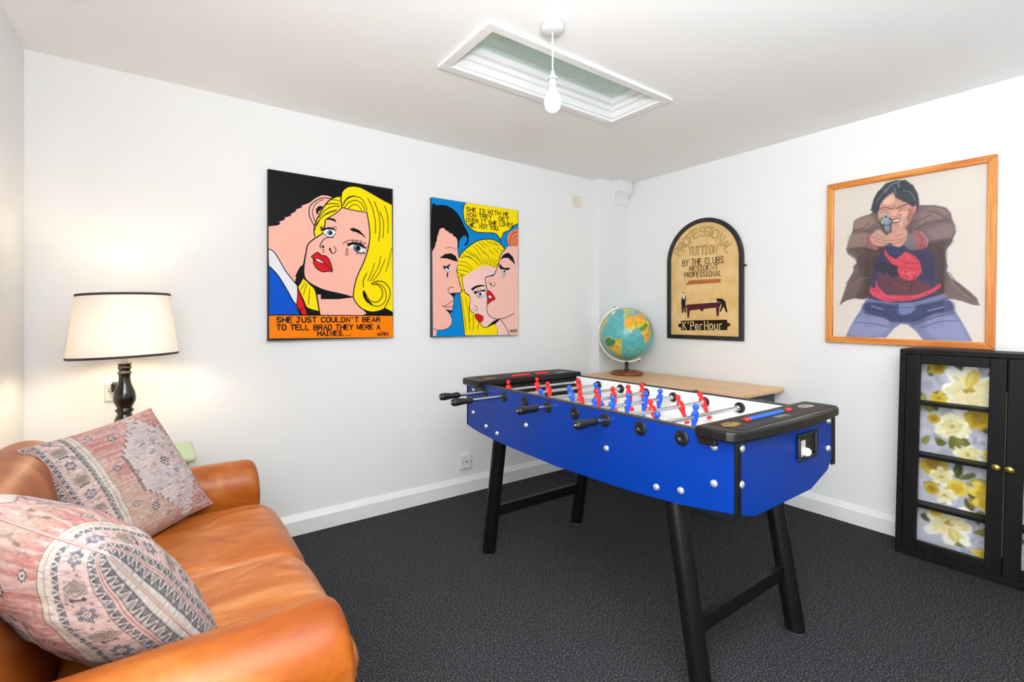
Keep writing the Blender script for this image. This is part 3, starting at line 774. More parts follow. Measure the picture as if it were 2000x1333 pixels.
struct(m.build('added_rear_window', GLOSSW))  # invented frame out of view, put in for the rear fill light
# pilaster in the far corner and its corbel
struct(box(-.35, 0, -.075, 0, 0, H).build('trim_1', WALL, bevel=.002))
m = MB()
prof = [(-.075, 2.32), (-.148, 2.32), (-.148, 2.232)] + [(-.135 + .052 * math.sin(a), 2.222 - .075 * (1 - math.cos(a)) - .004) for a in [i * PI / 12 for i in range(1, 7)]] + [(-.09, 2.135), (-.075, 2.125)]
m.prism(prof, (0, 0, 0), (0, 1, 0), (0, 0, 1), (1, 0, 0), -.2, -.03)
struct(m.build('trim_2', GLOSSW))
# baseboards
BP = [(0, 0), (.022, 0), (.022, .078), (.016, .088), (.006, .106), (0, .109)]
def base(name, O, U, N, L0, L1):
    m = MB(); m.prism(BP, O, N, (0, 0, 1), U, L0, L1); struct(m.build(name, GLOSSW))
base('baseboard_back', (0, 0, 0), (1, 0, 0), (0, -1, 0), XL, -.35)
base('baseboard_right', (0, 0, 0), (0, 1, 0), (-1, 0, 0), YF, -.075)
base('baseboard_left', (XL, 0, 0), (0, 1, 0), (1, 0, 0), YF, 0)
# roof window
m = MB()
ox0, ox1, oy0, oy1 = -2.245, -1.113, -1.322, -.905
def ring(m, a, b, z0, z1):
    m.box(a[0], a[1], a[2], b[2], z0, z1); m.box(a[0], a[1], b[3], a[3], z0, z1); m.box(a[0], b[0], b[2], b[3], z0, z1); m.box(b[1], a[1], b[2], b[3], z0, z1)
inn = (hx0, hx1, hy0, hy1)
ring(m, (ox0, ox1, oy0, oy1), inn, H - .014, H)
w1 = struct(m.build('window_1', GLOSSW, bevel=.003))
def shrink(r, d): return (r[0] + d, r[1] - d, r[2] + d, r[3] - d)
m = MB(); ring(m, shrink(inn, -.001), shrink(inn, .012), H, H + .035); ring(m, shrink(inn, -.001), shrink(inn, .026), H + .035, H + .06); m.build('lining', GLOSSW, w1, bevel=.004)
m = MB(); ring(m, shrink(inn, -.001), shrink(inn, .05), H + .06, H + .115); m.build('sash', GLOSSW, w1, bevel=.003)
def glass(name, tint=(1, 1, 1, 1), rough=0.0):
    m = bpy.data.materials.new(name); m.use_nodes = True; n = m.node_tree.nodes; l = m.node_tree.links; n.clear()
    o = n.new('ShaderNodeOutputMaterial'); mx = n.new('ShaderNodeMixShader'); t = n.new('ShaderNodeBsdfTransparent'); g = n.new('ShaderNodeBsdfGlossy'); lw = n.new('ShaderNodeLayerWeight'); f = n.new('ShaderNodeMath'); f5 = n.new('ShaderNodeMath'); f5.operation = 'POWER'; f5.inputs[1].default_value = 5; f.operation = 'MULTIPLY_ADD'; f.inputs[1].default_value = .95; f.inputs[2].default_value = .045; lw.inputs[0].default_value = .5; l.new(lw.outputs['Facing'], f5.inputs[0]); l.new(f5.outputs[0], f.inputs[0])
    t.inputs[0].default_value = tint; g.inputs['Roughness'].default_value = rough
    l.new(f.outputs[0], mx.inputs[0]); l.new(t.outputs[0], mx.inputs[1]); l.new(g.outputs[0], mx.inputs[2]); l.new(mx.outputs[0], o.inputs[0]); return m
box(hx0 + .04, hx1 - .04, hy0 + .04, hy1 - .04, H + .085, H + .091).build('pane', glass('roof_glass', (.92, .95, .93, 1), .03), w1)

# ================================================================== things on the walls
def canvas(name, label, x0, x1, z0, z1, ops, org, sidecol):
    t = thing(name, label, 'painting', ((x0 + x1) / 2, 0, z0), 'comic style canvases on the left wall')
    box(x0, x1, -.031, -.001, z0, z1).build('canvas', mat('canvas_edge_' + sidecol[0], rgb(*sidecol[1]), .7), t)
    art_mesh('picture', ops, (org[0], -.0312, org[1]), (1, 0, 0), (0, -1, 0), t, lw=1.3)
    return t
canvas('canvas_painting', 'comic style canvas of a tearful blonde woman above an orange caption strip', -2.784, -2.094, 1.067, 1.973, ART_CRYING, (-2.784, 1.072), ('black', (30, 28, 28)))
canvas('canvas_painting', 'comic style canvas of three faces under a yellow speech bubble on blue', -1.829, -1.138, 1.062, 1.961, ART_BUBBLE, (-1.828, 1.063), ('grey', (62, 58, 58)))

# arched sign
t = thing('pub_sign', 'arched tan wooden sign reading professional tuition, black rim, above the chest', 'sign', (0, -.8, 1.025))
yc, rr = -.795, .3065
def arch(r, z0, zs=1.61): return [(-r, z0), (r, z0)] + [(r * math.cos(a), zs + r * math.sin(a)) for a in [i * PI / 40 for i in range(41)]]
m = MB(); m.prism(arch(rr - .01, 1.033), (0, yc, 0), (0, -1, 0), (0, 0, 1), (-1, 0, 0), .002, .014)
face = mat('sign_board', rgb(232, 192, 128), .5); add_noise(face, rgb(226, 184, 118), rgb(238, 202, 142), 9, 3)
m.build('board', face, t)
m = MB(); A = arch(rr, 1.025); B = arch(rr - .031, 1.055); n = len(A)
vs = []
for d in (.002, .026): vs += [(-d, yc - p[0], p[1]) for p in A] + [(-d, yc - p[0], p[1]) for p in B]
fs = []
for j in range(n):
    k = (j + 1) % n
    fs += [(j, k, n + k, n + j), (2 * n + j, 3 * n + j, 3 * n + k, 2 * n + k), (j, 2 * n + j, 2 * n + k, k), (n + j, n + k, 3 * n + k, 3 * n + j)]
m.add(vs, fs); rimm = mat('black_worn_wood', rgb(34, 32, 32), .45); add_noise(rimm, rgb(26, 25, 26), rgb(58, 54, 52), 26, 5, .4, .8)
m.build('rim', rimm, t, bevel=.004)
art_mesh('lettering', ART_SIGN, (-.0145, -.489, 1.027), (0, -1, 0), (-1, 0, 0), t)
m = MB(); m.rod((-.001, -1.112, 1.545), (-.02, -1.112, 1.545), .006, .004, 10); m.lathe([(.001, 0), (.008, .003), (.008, .009), (.001, .012)], (-.02, -1.112, 1.545), 12, 0, (Vector((0, 1, 0)), Vector((0, 0, 1)), Vector((-1, 0, 0)))); m.build('hook', mat('black_iron', rgb(30, 30, 30), .4, .6), t)

# framed poster
t = thing('framed_poster', 'large poster of a man aiming a revolver in an oak frame above the black cabinet', 'poster', (0, -1.98, 1.04))
fy0, fy1, fz0, fz1 = -1.615, -2.343, 1.04, 1.975   # left, right, bottom, top
rotp = lambda y, z: (y - .0115 * (z - 1.5), z + .0115 * (y + 1.98))
def fr(pts): return [rotp(*p) for p in pts]
oak = wood('oak_frame_wood', rgb(204, 116, 38), rgb(234, 158, 76), 1, 12, .35); oakv = wood('oak_frame_wood_upright', rgb(204, 116, 38), rgb(234, 158, 76), 2, 12, .35)
m = MB(); fw = .034
def bar(m, q, mi):
    q = fr(q); m.add([(-.004, y, z) for y, z in q] + [(-.034, y, z) for y, z in q], [(0, 1, 2, 3), (7, 6, 5, 4), (0, 4, 5, 1), (1, 5, 6, 2), (2, 6, 7, 3), (3, 7, 4, 0)], mi)
bar(m, [(fy0, fz1), (fy1, fz1), (fy1 + fw, fz1 - fw), (fy0 - fw, fz1 - fw)], 0); bar(m, [(fy0, fz0), (fy1, fz0), (fy1 + fw, fz0 + fw), (fy0 - fw, fz0 + fw)], 0)
bar(m, [(fy0, fz0), (fy0, fz1), (fy0 - fw, fz1 - fw), (fy0 - fw, fz0 + fw)], 1); bar(m, [(fy1, fz0), (fy1, fz1), (fy1 + fw, fz1 - fw), (fy1 + fw, fz0 + fw)], 1)
m.build('frame', [oak, oakv], t, bevel=.004)
img = raster(ART_POSTER, 725, 935, 1.7, (226, 216, 206))
ny, nx = img.shape[:2]; Y_, Z_ = np.meshgrid(-1.6175 - np.linspace(0, .725, nx), 1.04 + np.linspace(0, .935, ny))
g = np.stack([np.full(Y_.shape, -.014), Y_, Z_], -1)
k0, k1 = int(.03 * ny), int(.97 * ny); q0, q1 = int(.04 * nx), int(.96 * nx)
grid_mesh('print', g[k0:k1, q0:q1], img[k0:k1, q0:q1], print_mat('poster_print', .5), t, smooth=False, flip=True)
m = MB(); m.add([(-.02, y, z) for y, z in fr([(fy0 - .02, fz0 + .02), (fy1 + .02, fz0 + .02), (fy1 + .02, fz1 - .02), (fy0 - .02, fz1 - .02)])], [(0, 1, 2, 3)]); m.build('glass', glass('picture_glass'), t)

# picture over the sofa, seen mirrored in the poster's glass
t = thing('framed_picture', 'dark bronze framed picture on the wall above the leather sofa', 'picture', (XL, -.99, 1.06))
m = MB(); P0 = (-1.35, -.62, 1.06, 2.0)
for a in ((-1.35, -1.29, 1.06, 2.0), (-.68, -.62, 1.06, 2.0), (-1.29, -.68, 1.06, 1.12), (-1.29, -.68, 1.94, 2.0)): m.box(XL + .002, XL + .03, *a)
m.build('frame', mat('bronze_frame', rgb(64, 46, 30), .4, .3), t, bevel=.005)
m = MB()
for a in ((-1.29, -1.275, 1.12, 1.94), (-.695, -.68, 1.12, 1.94), (-1.275, -.695, 1.12, 1.135), (-1.275, -.695, 1.925, 1.94)): m.box(XL + .002, XL + .02, *a)
m.build('slip', mat('gilt_slip', rgb(176, 140, 80), .35, .6), t)
m = MB(); m.box(XL + .002, XL + .012, -1.275, -.695, 1.135, 1.925); pm = mat('dark_painting', rgb(22, 28, 52), .6); add_noise(pm, rgb(16, 20, 40), rgb(60, 48, 36), 3, 3, .45, .7); m.build('picture', pm, t)

# switches and sockets
PL = mat('white_plastic', rgb(238, 238, 236), .35); CR = mat('cream_plastic', rgb(232, 222, 200), .4); DK = mat('dark_hole', rgb(24, 24, 24), .5)
t = thing('wall_socket', 'small white telephone socket low on the left wall near the football table', 'socket', (-1.567, 0, .165))
box(-1.61, -1.525, -.022, -.001, .168, .259).build('plate', PL, t, bevel=.004)
m = MB(); m.rod((-1.567, -.0215, .213), (-1.567, -.0235, .213), .006, n=12); m.build('outlet', DK, t)
for x in (-1.597, -1.537): m = MB(); m.rod((x, -.0215, .213), (x, -.0235, .213), .004, n=10); m.build('screw', mat('steel', rgb(120, 120, 120), .35, .8), t)
t = thing('blanking_plate', 'small cream blanking plate high on the left wall by the corner', 'wall plate', (-.535, 0, 2.075))
box(-.578, -.492, -.012, -.001, 2.076, 2.16).build('plate', CR, t, bevel=.003)
for x in (-.565, -.505): m = MB(); m.rod((x, -.0115, 2.118), (x, -.0128, 2.118), .003, n=8); m.build('screw', CR, t)
t = thing('wall_socket', 'white single power socket on the wall behind the lamp', 'socket', (-3.4, 0, .81))
box(-3.446, -3.36, -.012, -.001, .814, .902).build('plate', PL, t, bevel=.003)
box(-3.436, -3.424, -.017, -.011, .872, .889).build('switch', PL, t, bevel=.002)
m = MB(); m.rod((-3.432, -.0115, .858), (-3.432, -.0128, .858), .003, n=8); m.build('screw', mat('steel', rgb(120, 120, 120), .35, .8), t)
t = thing('power_plug', 'black plug pushed into the socket behind the table lamp', 'plug', (-3.385, -.02, .85))
BLKP = mat('black_plastic', rgb(22, 22, 23), .38)
box(-3.422, -3.376, -.05, -.0125, .856, .90).build('body', BLKP, t, bevel=.008)
m = MB(); m.tube([(-3.398, -.04, .857), (-3.396, -.045, .81), (-3.384, -.06, .74), (-3.36, -.09, .66), (-3.34, -.10, .63)], .0035, 8); m.build('cord', BLKP, t)

# ================================================================== pendant lamp
px, py = -2.03, -1.44
t = thing('pendant_light', 'bare glowing bulb hanging on a white flex below the roof window', 'light', (px, py, H))
WPL = mat('white_lamp_plastic', rgb(216, 216, 214), .3)
MB().lathe([(.001, H - .034), (.03, H - .033), (.04, H - .028), (.044, H - .02), (.044, H - .0005), (.001, H - .0005)], (px, py, 0), 36).build('ceiling_rose', WPL, t)
m = MB(); m.rod((px, py, H - .033), (px, py, 2.13), .0032, n=10); m.build('flex', WPL, t)
h = MB().lathe([(.001, 2.14), (.0075, 2.139), (.0095, 2.12), (.0165, 2.117), (.0175, 2.112), (.0175, 2.106), (.015, 2.104), (.015, 2.082), (.017, 2.08), (.017, 2.074), (.014, 2.072), (.001, 2.072)], (px, py, 0), 28).build('lamp_holder', WPL, t)
for r, z in ((.0178, 2.1055), (.0172, 2.0765)): MB().lathe([(r, z - .001), (r, z + .001)], (px, py, 0), 24).build('groove', mat('grey_joint', rgb(120, 116, 112), .5), h)
BULB = mat('lit_bulb', (1, 1, 1, 1), .4, emit=(1.0, .93, .82, 1), es=3.0)
MB().lathe([(.012, 2.074), (.0135, 2.066), (.02, 2.055), (.0285, 2.04), (.032, 2.024), (.0315, 2.012), (.0275, 1.998), (.019, 1.988), (.009, 1.983), (.001, 1.982)], (px, py, 0), 32).build('bulb', BULB, t)

# ================================================================== chest and globe
t = thing('sideboard', 'low slate blue chest with a pine top under the globe and arched sign', 'chest', (-.3, -.75, 0))
pine = wood('pine_top', rgb(222, 172, 118), rgb(238, 198, 148), 1, 16, .38)
box(-.655, -.024, -1.375, -.095, .712, .742).build('top', pine, t, bevel=.012, seg=4)
sl = mat('slate_paint', rgb(52, 64, 76), .5)
box(-.56, -.03, -1.315, -.13, .0, .712).build('body', sl, t, bevel=.003)
for y0, y1 in ((-1.29, -.75), (-.71, -.155)):
    d = box(-.572, -.56, y0, y1, .08, .68).build('door', sl, t, bevel=.003)
    m = MB(); m.lathe([(.004, 0), (.004, .01), (.013, .015), (.013, .022), (.001, .026)], (-.572, y0 + (.05 if y0 > -1 else .5), .4), 16, 0, (Vector((0, 1, 0)), Vector((0, 0, 1)), Vector((-1, 0, 0)))); m.build('knob', mat('brass', rgb(190, 160, 90), .3, .9), d)

gx, gy, gz, GR = -.297, -.316, 1.058, .203
t = thing('globe', 'large turquoise world globe with white meridian arm on the pine chest', 'globe', (gx, gy, .742))
dv = Vector((gx + 3.259, gy + 2.859, 0)).normalized(); rt = Vector((dv.y, -dv.x, 0)); up = Vector((0, 0, 1))
ti = math.radians(23.5); nv = up * math.cos(ti) - rt * math.sin(ti); ev = rt * math.cos(ti) + up * math.sin(ti)
gwood = wood('mahogany', rgb(112, 50, 26), rgb(150, 78, 44), 0, 14, .25)
MB().lathe([(.001, .742), (.118, .742), (.124, .746), (.126, .754), (.118, .766), (.10, .772), (.001, .774)], (gx, gy, 0), 48).build('base', gwood, t)
MB().lathe([(.02, .774), (.015, .782), (.0125, .80), (.014, .835), (.015, .843), (.001, .843)], (gx, gy, 0), 24).build('stem', BLKP, t)
m = MB(); rings = []
for i in range(49):
    a = ti + PI / 2 - math.radians(6) + (PI + math.radians(12)) * i / 48     # from above the north pole round the left to the south pole
    rad = rt * math.cos(a) + up * math.sin(a); c = Vector((gx, gy, gz)); w = dv * .011
    rings.append([c + rad * (GR + .004) - w, c + rad * (GR + .019) - w * .9, c + rad * (GR + .019) + w * .9, c + rad * (GR + .004) + w])
m.loft(rings, 0, False); m.build('meridian_arm', mat('ivory_plastic', rgb(228, 222, 206), .35), t)
for s in (1, -1): MB().rod(Vector((gx, gy, gz)) + nv * s * (GR - .002), Vector((gx, gy, gz)) + nv * s * (GR + .03), .006, .005, 12).build('pivot', mat('dark_pin', rgb(60, 56, 52), .35, .6), t)
LAND = [
 ((240, 176, 60), [(36,-6),(37,10),(33,12),(31,20),(31,32),(22,37),(12,43),(11,51),(2,46),(-5,39),(-15,41),(-25,35),(-34,26),(-34,18),(-28,16),(-17,12),(-6,12),(1,9),(4,9),(6,3),(5,-4),(5,-8),(9,-13),(15,-17),(21,-17),(28,-13)]),
 ((228, 200, 60), [(14,-16),(15,0),(13,14),(12,30),(10,42),(0,42),(4,30),(5,16),(5,4),(6,-6),(9,-12)]),
 ((70, 150, 80), [(5,10),(5,24),(3,30),(-4,30),(-7,20),(-5,12),(0,9)]),
 ((214, 180, 70), [(-5,14),(-5,30),(-8,38),(-18,34),(-26,32),(-22,18),(-14,13)]),
 ((236, 160, 60), [(-18,16),(-16,26),(-24,30),(-33,26),(-33,19),(-26,16)]),
 ((214, 190, 90), [(12,-72),(10,-62),(5,-52),(0,-50),(-5,-36),(-8,-35),(-15,-39),(-23,-42),(-28,-49),(-35,-54),(-40,-62),(-50,-67),(-55,-68),(-50,-75),(-38,-73),(-20,-70),(-15,-76),(-5,-81),(2,-79),(8,-77)]),
 ((60, 140, 84), [(9,-72),(6,-60),(2,-52),(-2,-46),(-8,-52),(-12,-60),(-10,-72),(-4,-78),(4,-77)]),
 ((226, 196, 70), [(-4,-44),(-6,-37),(-14,-40),(-22,-44),(-22,-54),(-12,-56),(-8,-48)]),
 ((196, 150, 84), [(5,-77),(-5,-80),(-15,-74),(-20,-69),(-40,-71),(-50,-72),(-40,-68),(-22,-65),(-14,-68),(-6,-76)]),
 ((196, 196, 110), [(36,-9),(43,-9),(44,-1),(48,-4),(51,2),(54,9),(58,11),(63,10),(70,25),(60,40),(45,40),(41,28),(37,23),(40,18),(44,12),(40,16),(38,16),(44,8),(41,2),(37,-2)]),
 ((200, 190, 100), [(8,-78),(15,-84),(21,-87),(18,-94),(25,-98),(30,-90),(25,-81),(35,-76),(42,-70),(46,-62),(52,-56),(60,-65),(70,-80),(70,-120),(40,-124),(20,-105),(12,-90)]),
 ((238, 238, 232), [(60,-44),(70,-54),(80,-65),(83,-35),(75,-20),(68,-28)]),
 ((226, 172, 90), [(31,34),(37,36),(40,50),(30,60),(14,45),(22,38)]),
 ((240, 240, 236), [(-72,-180),(-72,180),(-90,180),(-90,-180)]),
]
la, lo = np.meshgrid(np.linspace(-90, 90, 181), np.linspace(-180, 180, 361), indexing='ij')
rs = np.random.RandomState(4)
nz = boxblur(rs.rand(181, 361), 3); nz = (nz - nz.mean()) / nz.std()
colg = L3((96, 182, 186)) * (1 + .10 * nz[..., None] * np.array([1.2, .6, .4]))
for i in range(-80, 81, 20): colg[np.abs(la - i) < .5] *= .9
land = np.zeros(la.shape, bool); base_l = []
for c, q in LAND:
    mk = in_poly(lo + nz * 1.2, la + nz * 1.2, [(b, a) for a, b in q]); base_l.append((mk, c)); land |= mk
edge = boxblur(land.astype(float), 1)
colg += (L3((150, 210, 206)) - colg) * np.clip(edge * 1.5, 0, .8)[..., None]
for mk, c in base_l:
    s = boxblur(mk.astype(float), 1)[..., None]; colg += (L3(c) * (1 + .12 * nz[..., None]) - colg) * s
A_ = np.radians(la); O_ = np.radians(lo + 20)
Pg = np.array((gx, gy, gz)) + GR * (np.sin(A_)[..., None] * np.array(nv) + np.cos(A_)[..., None] * (np.cos(O_)[..., None] * np.array(-dv) + np.sin(O_)[..., None] * np.array(ev)))
grid_mesh('ball', Pg, np.clip(colg, 0, 1), print_mat('globe_print', .3, .2), t)

# ================================================================== glazed cabinet against the right wall
t = thing('display_cabinet', 'black painted cupboard lined with yellow floral paper, brass knobs, under the poster', 'cabinet', (-.1, -2.4, 0))
BW = mat('black_cabinet_paint', rgb(18, 16, 17), .5, spec=.2); add_noise(BW, rgb(15, 14, 15), rgb(30, 27, 27), 6, 6, .35, .8, (4, 4, .5))
Y0, Y1 = -2.002, -3.555; ym = -2.39; y3 = (Y0 + Y1) / 2
def rack(o):
    # the old carcass has racked a little along the wall
    for v in o.data.vertices: v.co.y -= .0222 * v.co.z
    return o
m = MB(); m.box(-.22, -.024, Y0 - .025, Y0, 0, 1.033); m.box(-.22, -.024, Y1, Y1 + .025, 0, 1.033); m.box(-.22, -.024, Y1 + .025, Y0 - .025, 1.011, 1.033); m.box(-.22, -.024, Y1 + .025, Y0 - .025, 0, .034); m.box(-.04, -.024, Y1 + .025, Y0 - .025, .034, 1.011)
yd = [Y0 - .025, ym, y3, Y1 + (Y0 - ym), Y1 + .025]
for y in yd[1:4]: m.box(-.2, -.04, y - .012, y + .012, .034, 1.011)
rack(m.build('carcass', BW, t, bevel=.002))
random.seed(11)
def flowers(w, h, seed):
    R_ = random.Random(seed); ops = []
    def petal(cx, cy, r0, r1, a, wd, c, b=2):
        u = (math.cos(a), math.sin(a)); v = (-u[1], u[0])
        q = [(r0, 0), (r0 + (r1 - r0) * .45, wd), (r1 * .93, wd * .75), (r1, 0), (r1 * .93, -wd * .75), (r0 + (r1 - r0) * .45, -wd)]
        f = []
        for x, y in q: f += [cx + u[0] * x + v[0] * y, cy + u[1] * x + v[1] * y]
        ops.append(('p', c, b, f))
    def vary(c, d): k = R_.uniform(-d, d); return tuple(max(0, min(255, int(x + k))) for x in c)
    def mm_(q): return 80 + (q[0] - 150) * .70, 935 - (q[1] - 135) * .932
    for i in range(60): petal(R_.uniform(0, w), R_.uniform(0, h), 0, R_.uniform(30, 70), R_.uniform(0, 6.3), R_.uniform(14, 30), vary((184, 186, 198), 20), 6)
    def rose(x, y, r):
        for rr_, n_ in ((r, 8), (r * .7, 7), (r * .42, 5)):
            a0 = R_.uniform(0, 6)
            for k in range(n_): petal(x, y, 0, rr_ * R_.uniform(.85, 1.1), a0 + k * 6.283 / n_, rr_ * .34, vary((186, 187, 200), 24), 2)
    def leaf(x, y, L_, a, wd, c):
        petal(x, y, 0, L_, a, wd, c, 1); ops.append(('l', tuple(min(255, v + 46) for v in c), 1.2, [x + 4 * math.cos(a), y + 4 * math.sin(a), x + L_ * .9 * math.cos(a + .04), y + L_ * .9 * math.sin(a + .04)]))
        petal(x + 3 * math.cos(a + 1.5), y + 3 * math.sin(a + 1.5), L_ * .1, L_ * .85, a + .05, wd * .35, tuple(min(255, v + 18) for v in c), 1)
    def carnation(x, y, r, pal):
        # ruffled bloom: many small notched petals from the rim inwards
        for ri in range(7):
            rr_ = r * (1 - ri * .135); n_ = max(5, int(20 - ri * 2)); a0 = R_.uniform(0, 6)
            for k in range(n_):
                a = a0 + k * 6.283 / n_ + R_.uniform(-.1, .1); c = vary(pal[min(2, ri // 3)], 14)
                petal(x, y, rr_ * .25, rr_ * R_.uniform(.86, 1.1), a, rr_ * .2, c, 1)
                if ri < 5: ops.append(('l', tuple(int(v * .84) for v in c), .8, [x + rr_ * .5 * math.cos(a), y + rr_ * .5 * math.sin(a), x + rr_ * .92 * math.cos(a + R_.uniform(-.08, .08)), y + rr_ * .92 * math.sin(a)]))
    def lily(x, y, r, pal, n_=7, a0=None):
        a0 = R_.uniform(0, 6) if a0 is None else a0
        for ri, q in ((1, .26), (.72, .2), (.45, .14)):
            for k in range(n_):
                a = a0 + ri + k * 6.283 / n_ + R_.uniform(-.25, .25); c = vary(pal[0 if ri == 1 else 1], 12); L_ = r * ri * R_.uniform(.8, 1.15)
                petal(x, y, 0, L_, a, r * q, c, 2); petal(x, y, L_ * .1, L_ * .7, a + .06, r * q * .35, vary(pal[1], 10), 3)
                for s_ in (-.12, .1): ops.append(('l', tuple(int(v * .9) for v in c), .8, [x + L_ * .2 * math.cos(a), y + L_ * .2 * math.sin(a), x + L_ * .8 * math.cos(a + s_), y + L_ * .8 * math.sin(a + s_)]))
        for k in range(9): a = R_.uniform(0, 6.3); petal(x, y, 0, r * R_.uniform(.1, .22), a, r * .05, vary(pal[2], 16), 1)
    CREAMP = ((240, 234, 196), (226, 216, 156), (186, 158, 56)); GOLDP = ((196, 166, 40), (164, 132, 20), (104, 80, 10)); PALEP = ((244, 242, 228), (234, 222, 170), (186, 156, 60)); YELP = ((232, 206, 84), (214, 180, 46), (150, 116, 20))
    OL = [(96, 98, 28), (72, 76, 24), (124, 118, 40), (150, 142, 66), (84, 82, 18)]
    for q, r in (((230, 205), 60), (((400, 530)), 62), ((410, 150), 40), ((370, 1075), 62), ((250, 850), 40), ((420, 690), 40), ((170, 560), 34), ((420, 250), 40)): rose(*mm_(q), r)
    for q, L_, a, wd in (((200, 190), 60, 2.6, 15), ((330, 190), 70, 2.2, 16), ((440, 190), 60, .5, 15), ((480, 260), 50, 1.4, 13), ((230, 300), 54, 3.4, 15), ((170, 330), 40, 1, 13), ((300, 520), 60, 1.9, 15), ((290, 500), 72, -.9, 16), ((400, 460), 60, -.2, 14), ((460, 560), 55, 1.2, 14), ((180, 400), 60, 1.9, 18), ((170, 540), 46, -.6, 14), ((240, 560), 40, 3.4, 15), ((450, 600), 60, .2, 14),
        ((240, 730), 70, 2.0, 18), ((300, 740), 74, 1.5, 18), ((345, 760), 80, .45, 17), ((350, 800), 78, -.5, 17), ((345, 830), 60, -1.1, 15), ((180, 790), 44, 3.6, 15), ((420, 860), 50, 2.6, 14), ((200, 1000), 64, -1.9, 15), ((160, 1000), 44, 2.4, 16), ((390, 1000), 66, .3, 16), ((300, 1090), 60, .6, 14), ((440, 960), 50, -.6, 14), ((230, 930), 44, 1.9, 13)): leaf(*mm_(q), L_, a, wd, vary(OL[R_.randrange(5)], 8))
    for _ in range(22): leaf(R_.uniform(40, 320), R_.uniform(20, 930), R_.uniform(40, 72), R_.uniform(0, 6.3), R_.uniform(10, 17), vary(OL[R_.randrange(5)], 8))
    carnation(*mm_((180, 165)), 34, GOLDP); lily(*mm_((350, 275)), 118, PALEP, 8, .4); leaf(*mm_((340, 262)), 92, 1.25, 22, (214, 190, 90)); lily(*mm_((190, 330)), 40, YELP, 6)
    carnation(*mm_((395, 415)), 50, GOLDP); carnation(*mm_((265, 470)), 68, CREAMP); lily(*mm_((350, 605)), 56, CREAMP, 7); lily(*mm_((470, 590)), 36, YELP, 6); carnation(*mm_((165, 440)), 26, GOLDP)
    for a in (-.6, -1.0, -1.5): leaf(*mm_((262, 520)), 64, a, 12, vary((112, 112, 40), 14))
    carnation(*mm_((175, 690)), 54, GOLDP); lily(*mm_((215, 745)), 50, CREAMP, 7); lily(*mm_((465, 800)), 74, YELP, 8); carnation(*mm_((300, 790)), 42, YELP); lily(*mm_((240, 840)), 46, PALEP, 6); carnation(*mm_((165, 820)), 30, GOLDP)
    lily(*mm_((265, 985)), 100, PALEP, 7, .9); carnation(*mm_((190, 935)), 30, YELP); lily(*mm_((460, 1085)), 50, YELP, 6); leaf(*mm_((270, 1000)), 70, -1.2, 20, (214, 198, 120)); rose(*mm_((420, 1040)), 36)
    return ops
FP = print_mat('floral_paper', .7)
for k, (ya, yb) in enumerate([(a - .012 * (i > 0), b + .012 * (i < 3)) for i, (a, b) in enumerate(zip(yd, yd[1:]))]):
    w = int(round((ya - yb) * 1000)); img = raster(flowers(w, 975, 5 + k), w, 975, 2.4, (186, 186, 196), True)
    ny, nx = img.shape[:2]; Yg, Zg = np.meshgrid(np.linspace(ya, yb, nx), np.linspace(.035, 1.01, ny))
    rack(grid_mesh('floral_lining', np.stack([np.full(Yg.shape, -.115), Yg, Zg], -1), img, FP, t, smooth=False, flip=True))
    for z in (.772, .512, .262): rack(box(-.192, -.112, yb, ya, z - .016, z).build('shelf', BW, t))
for k, (ya, yb) in enumerate([(a - .002, b + .002) for a, b in zip(yd, yd[1:])]):
    z0, z1 = .036, 1.009; st = .056; m = MB()
    m.box(-.222, -.198, ya - st, ya, z0, z1); m.box(-.222, -.198, yb, yb + st, z0, z1); m.box(-.222, -.198, yb + st, ya - st, z1 - .046, z1); m.box(-.222, -.198, yb + st, ya - st, z0, z0 + .05)
    d = rack(m.build('door', BW, t, bevel=.003))
    ky = yb + .023 if k % 2 == 0 else ya - .016
    MB().lathe([(.007, 0), (.007, .008), (.013, .012), (.0165, .018), (.015, .023), (.009, .026), (.001, .027)], (-.222, ky - .0118, .523), 24, 0, (Vector((0, 1, 0)), Vector((0, 0, 1)), Vector((-1, 0, 0)))).build('knob', mat('brass', rgb(190, 160, 90), .3, .9), d)
    if k == 0: rack(box(-.2165, -.205, yb - .0015, yb + .0005, .12, .86).build('edge_strip', mat('raw_edge', rgb(120, 100, 60), .6), d))
# ================================================================== football table
FX0, FX1, FY0, FY1 = -1.949, -1.292, -2.127, -.671      # near side, far side, near end, far end
ZT = .855; RZ = .823
t = thing('football_table', 'blue table football game with black legs and steel rods in the middle of the room', 'football table', (-1.615, -1.4, 0))
BLUE = mat('blue_laminate', rgb(0, 52, 146), .33, spec=.25, coat=.03, coat_rough=.12)
WHT = mat('white_laminate', rgb(246, 246, 244), .4); BLK = mat('black_satin', rgb(12, 12, 13), .38, spec=.3); BLKM = mat('black_moulding', rgb(22, 21, 21), .34, spec=.35); add_bump(BLKM, 500, .12, .001)
STEEL = mat('chrome_rod', rgb(200, 202, 205), .18, 1.0); RUB = mat('black_rubber', rgb(22, 22, 23), .6)
RED = mat('red_player', rgb(222, 26, 34), .35); BLU = mat('blue_player', rgb(18, 88, 214), .35)
bow = [(FY1, .632), (-.73, .621), (-.805, .612), (-1.003, .598), (-1.38, .589), (-1.75, .600), (-1.95, .615), (FY0, .643)]
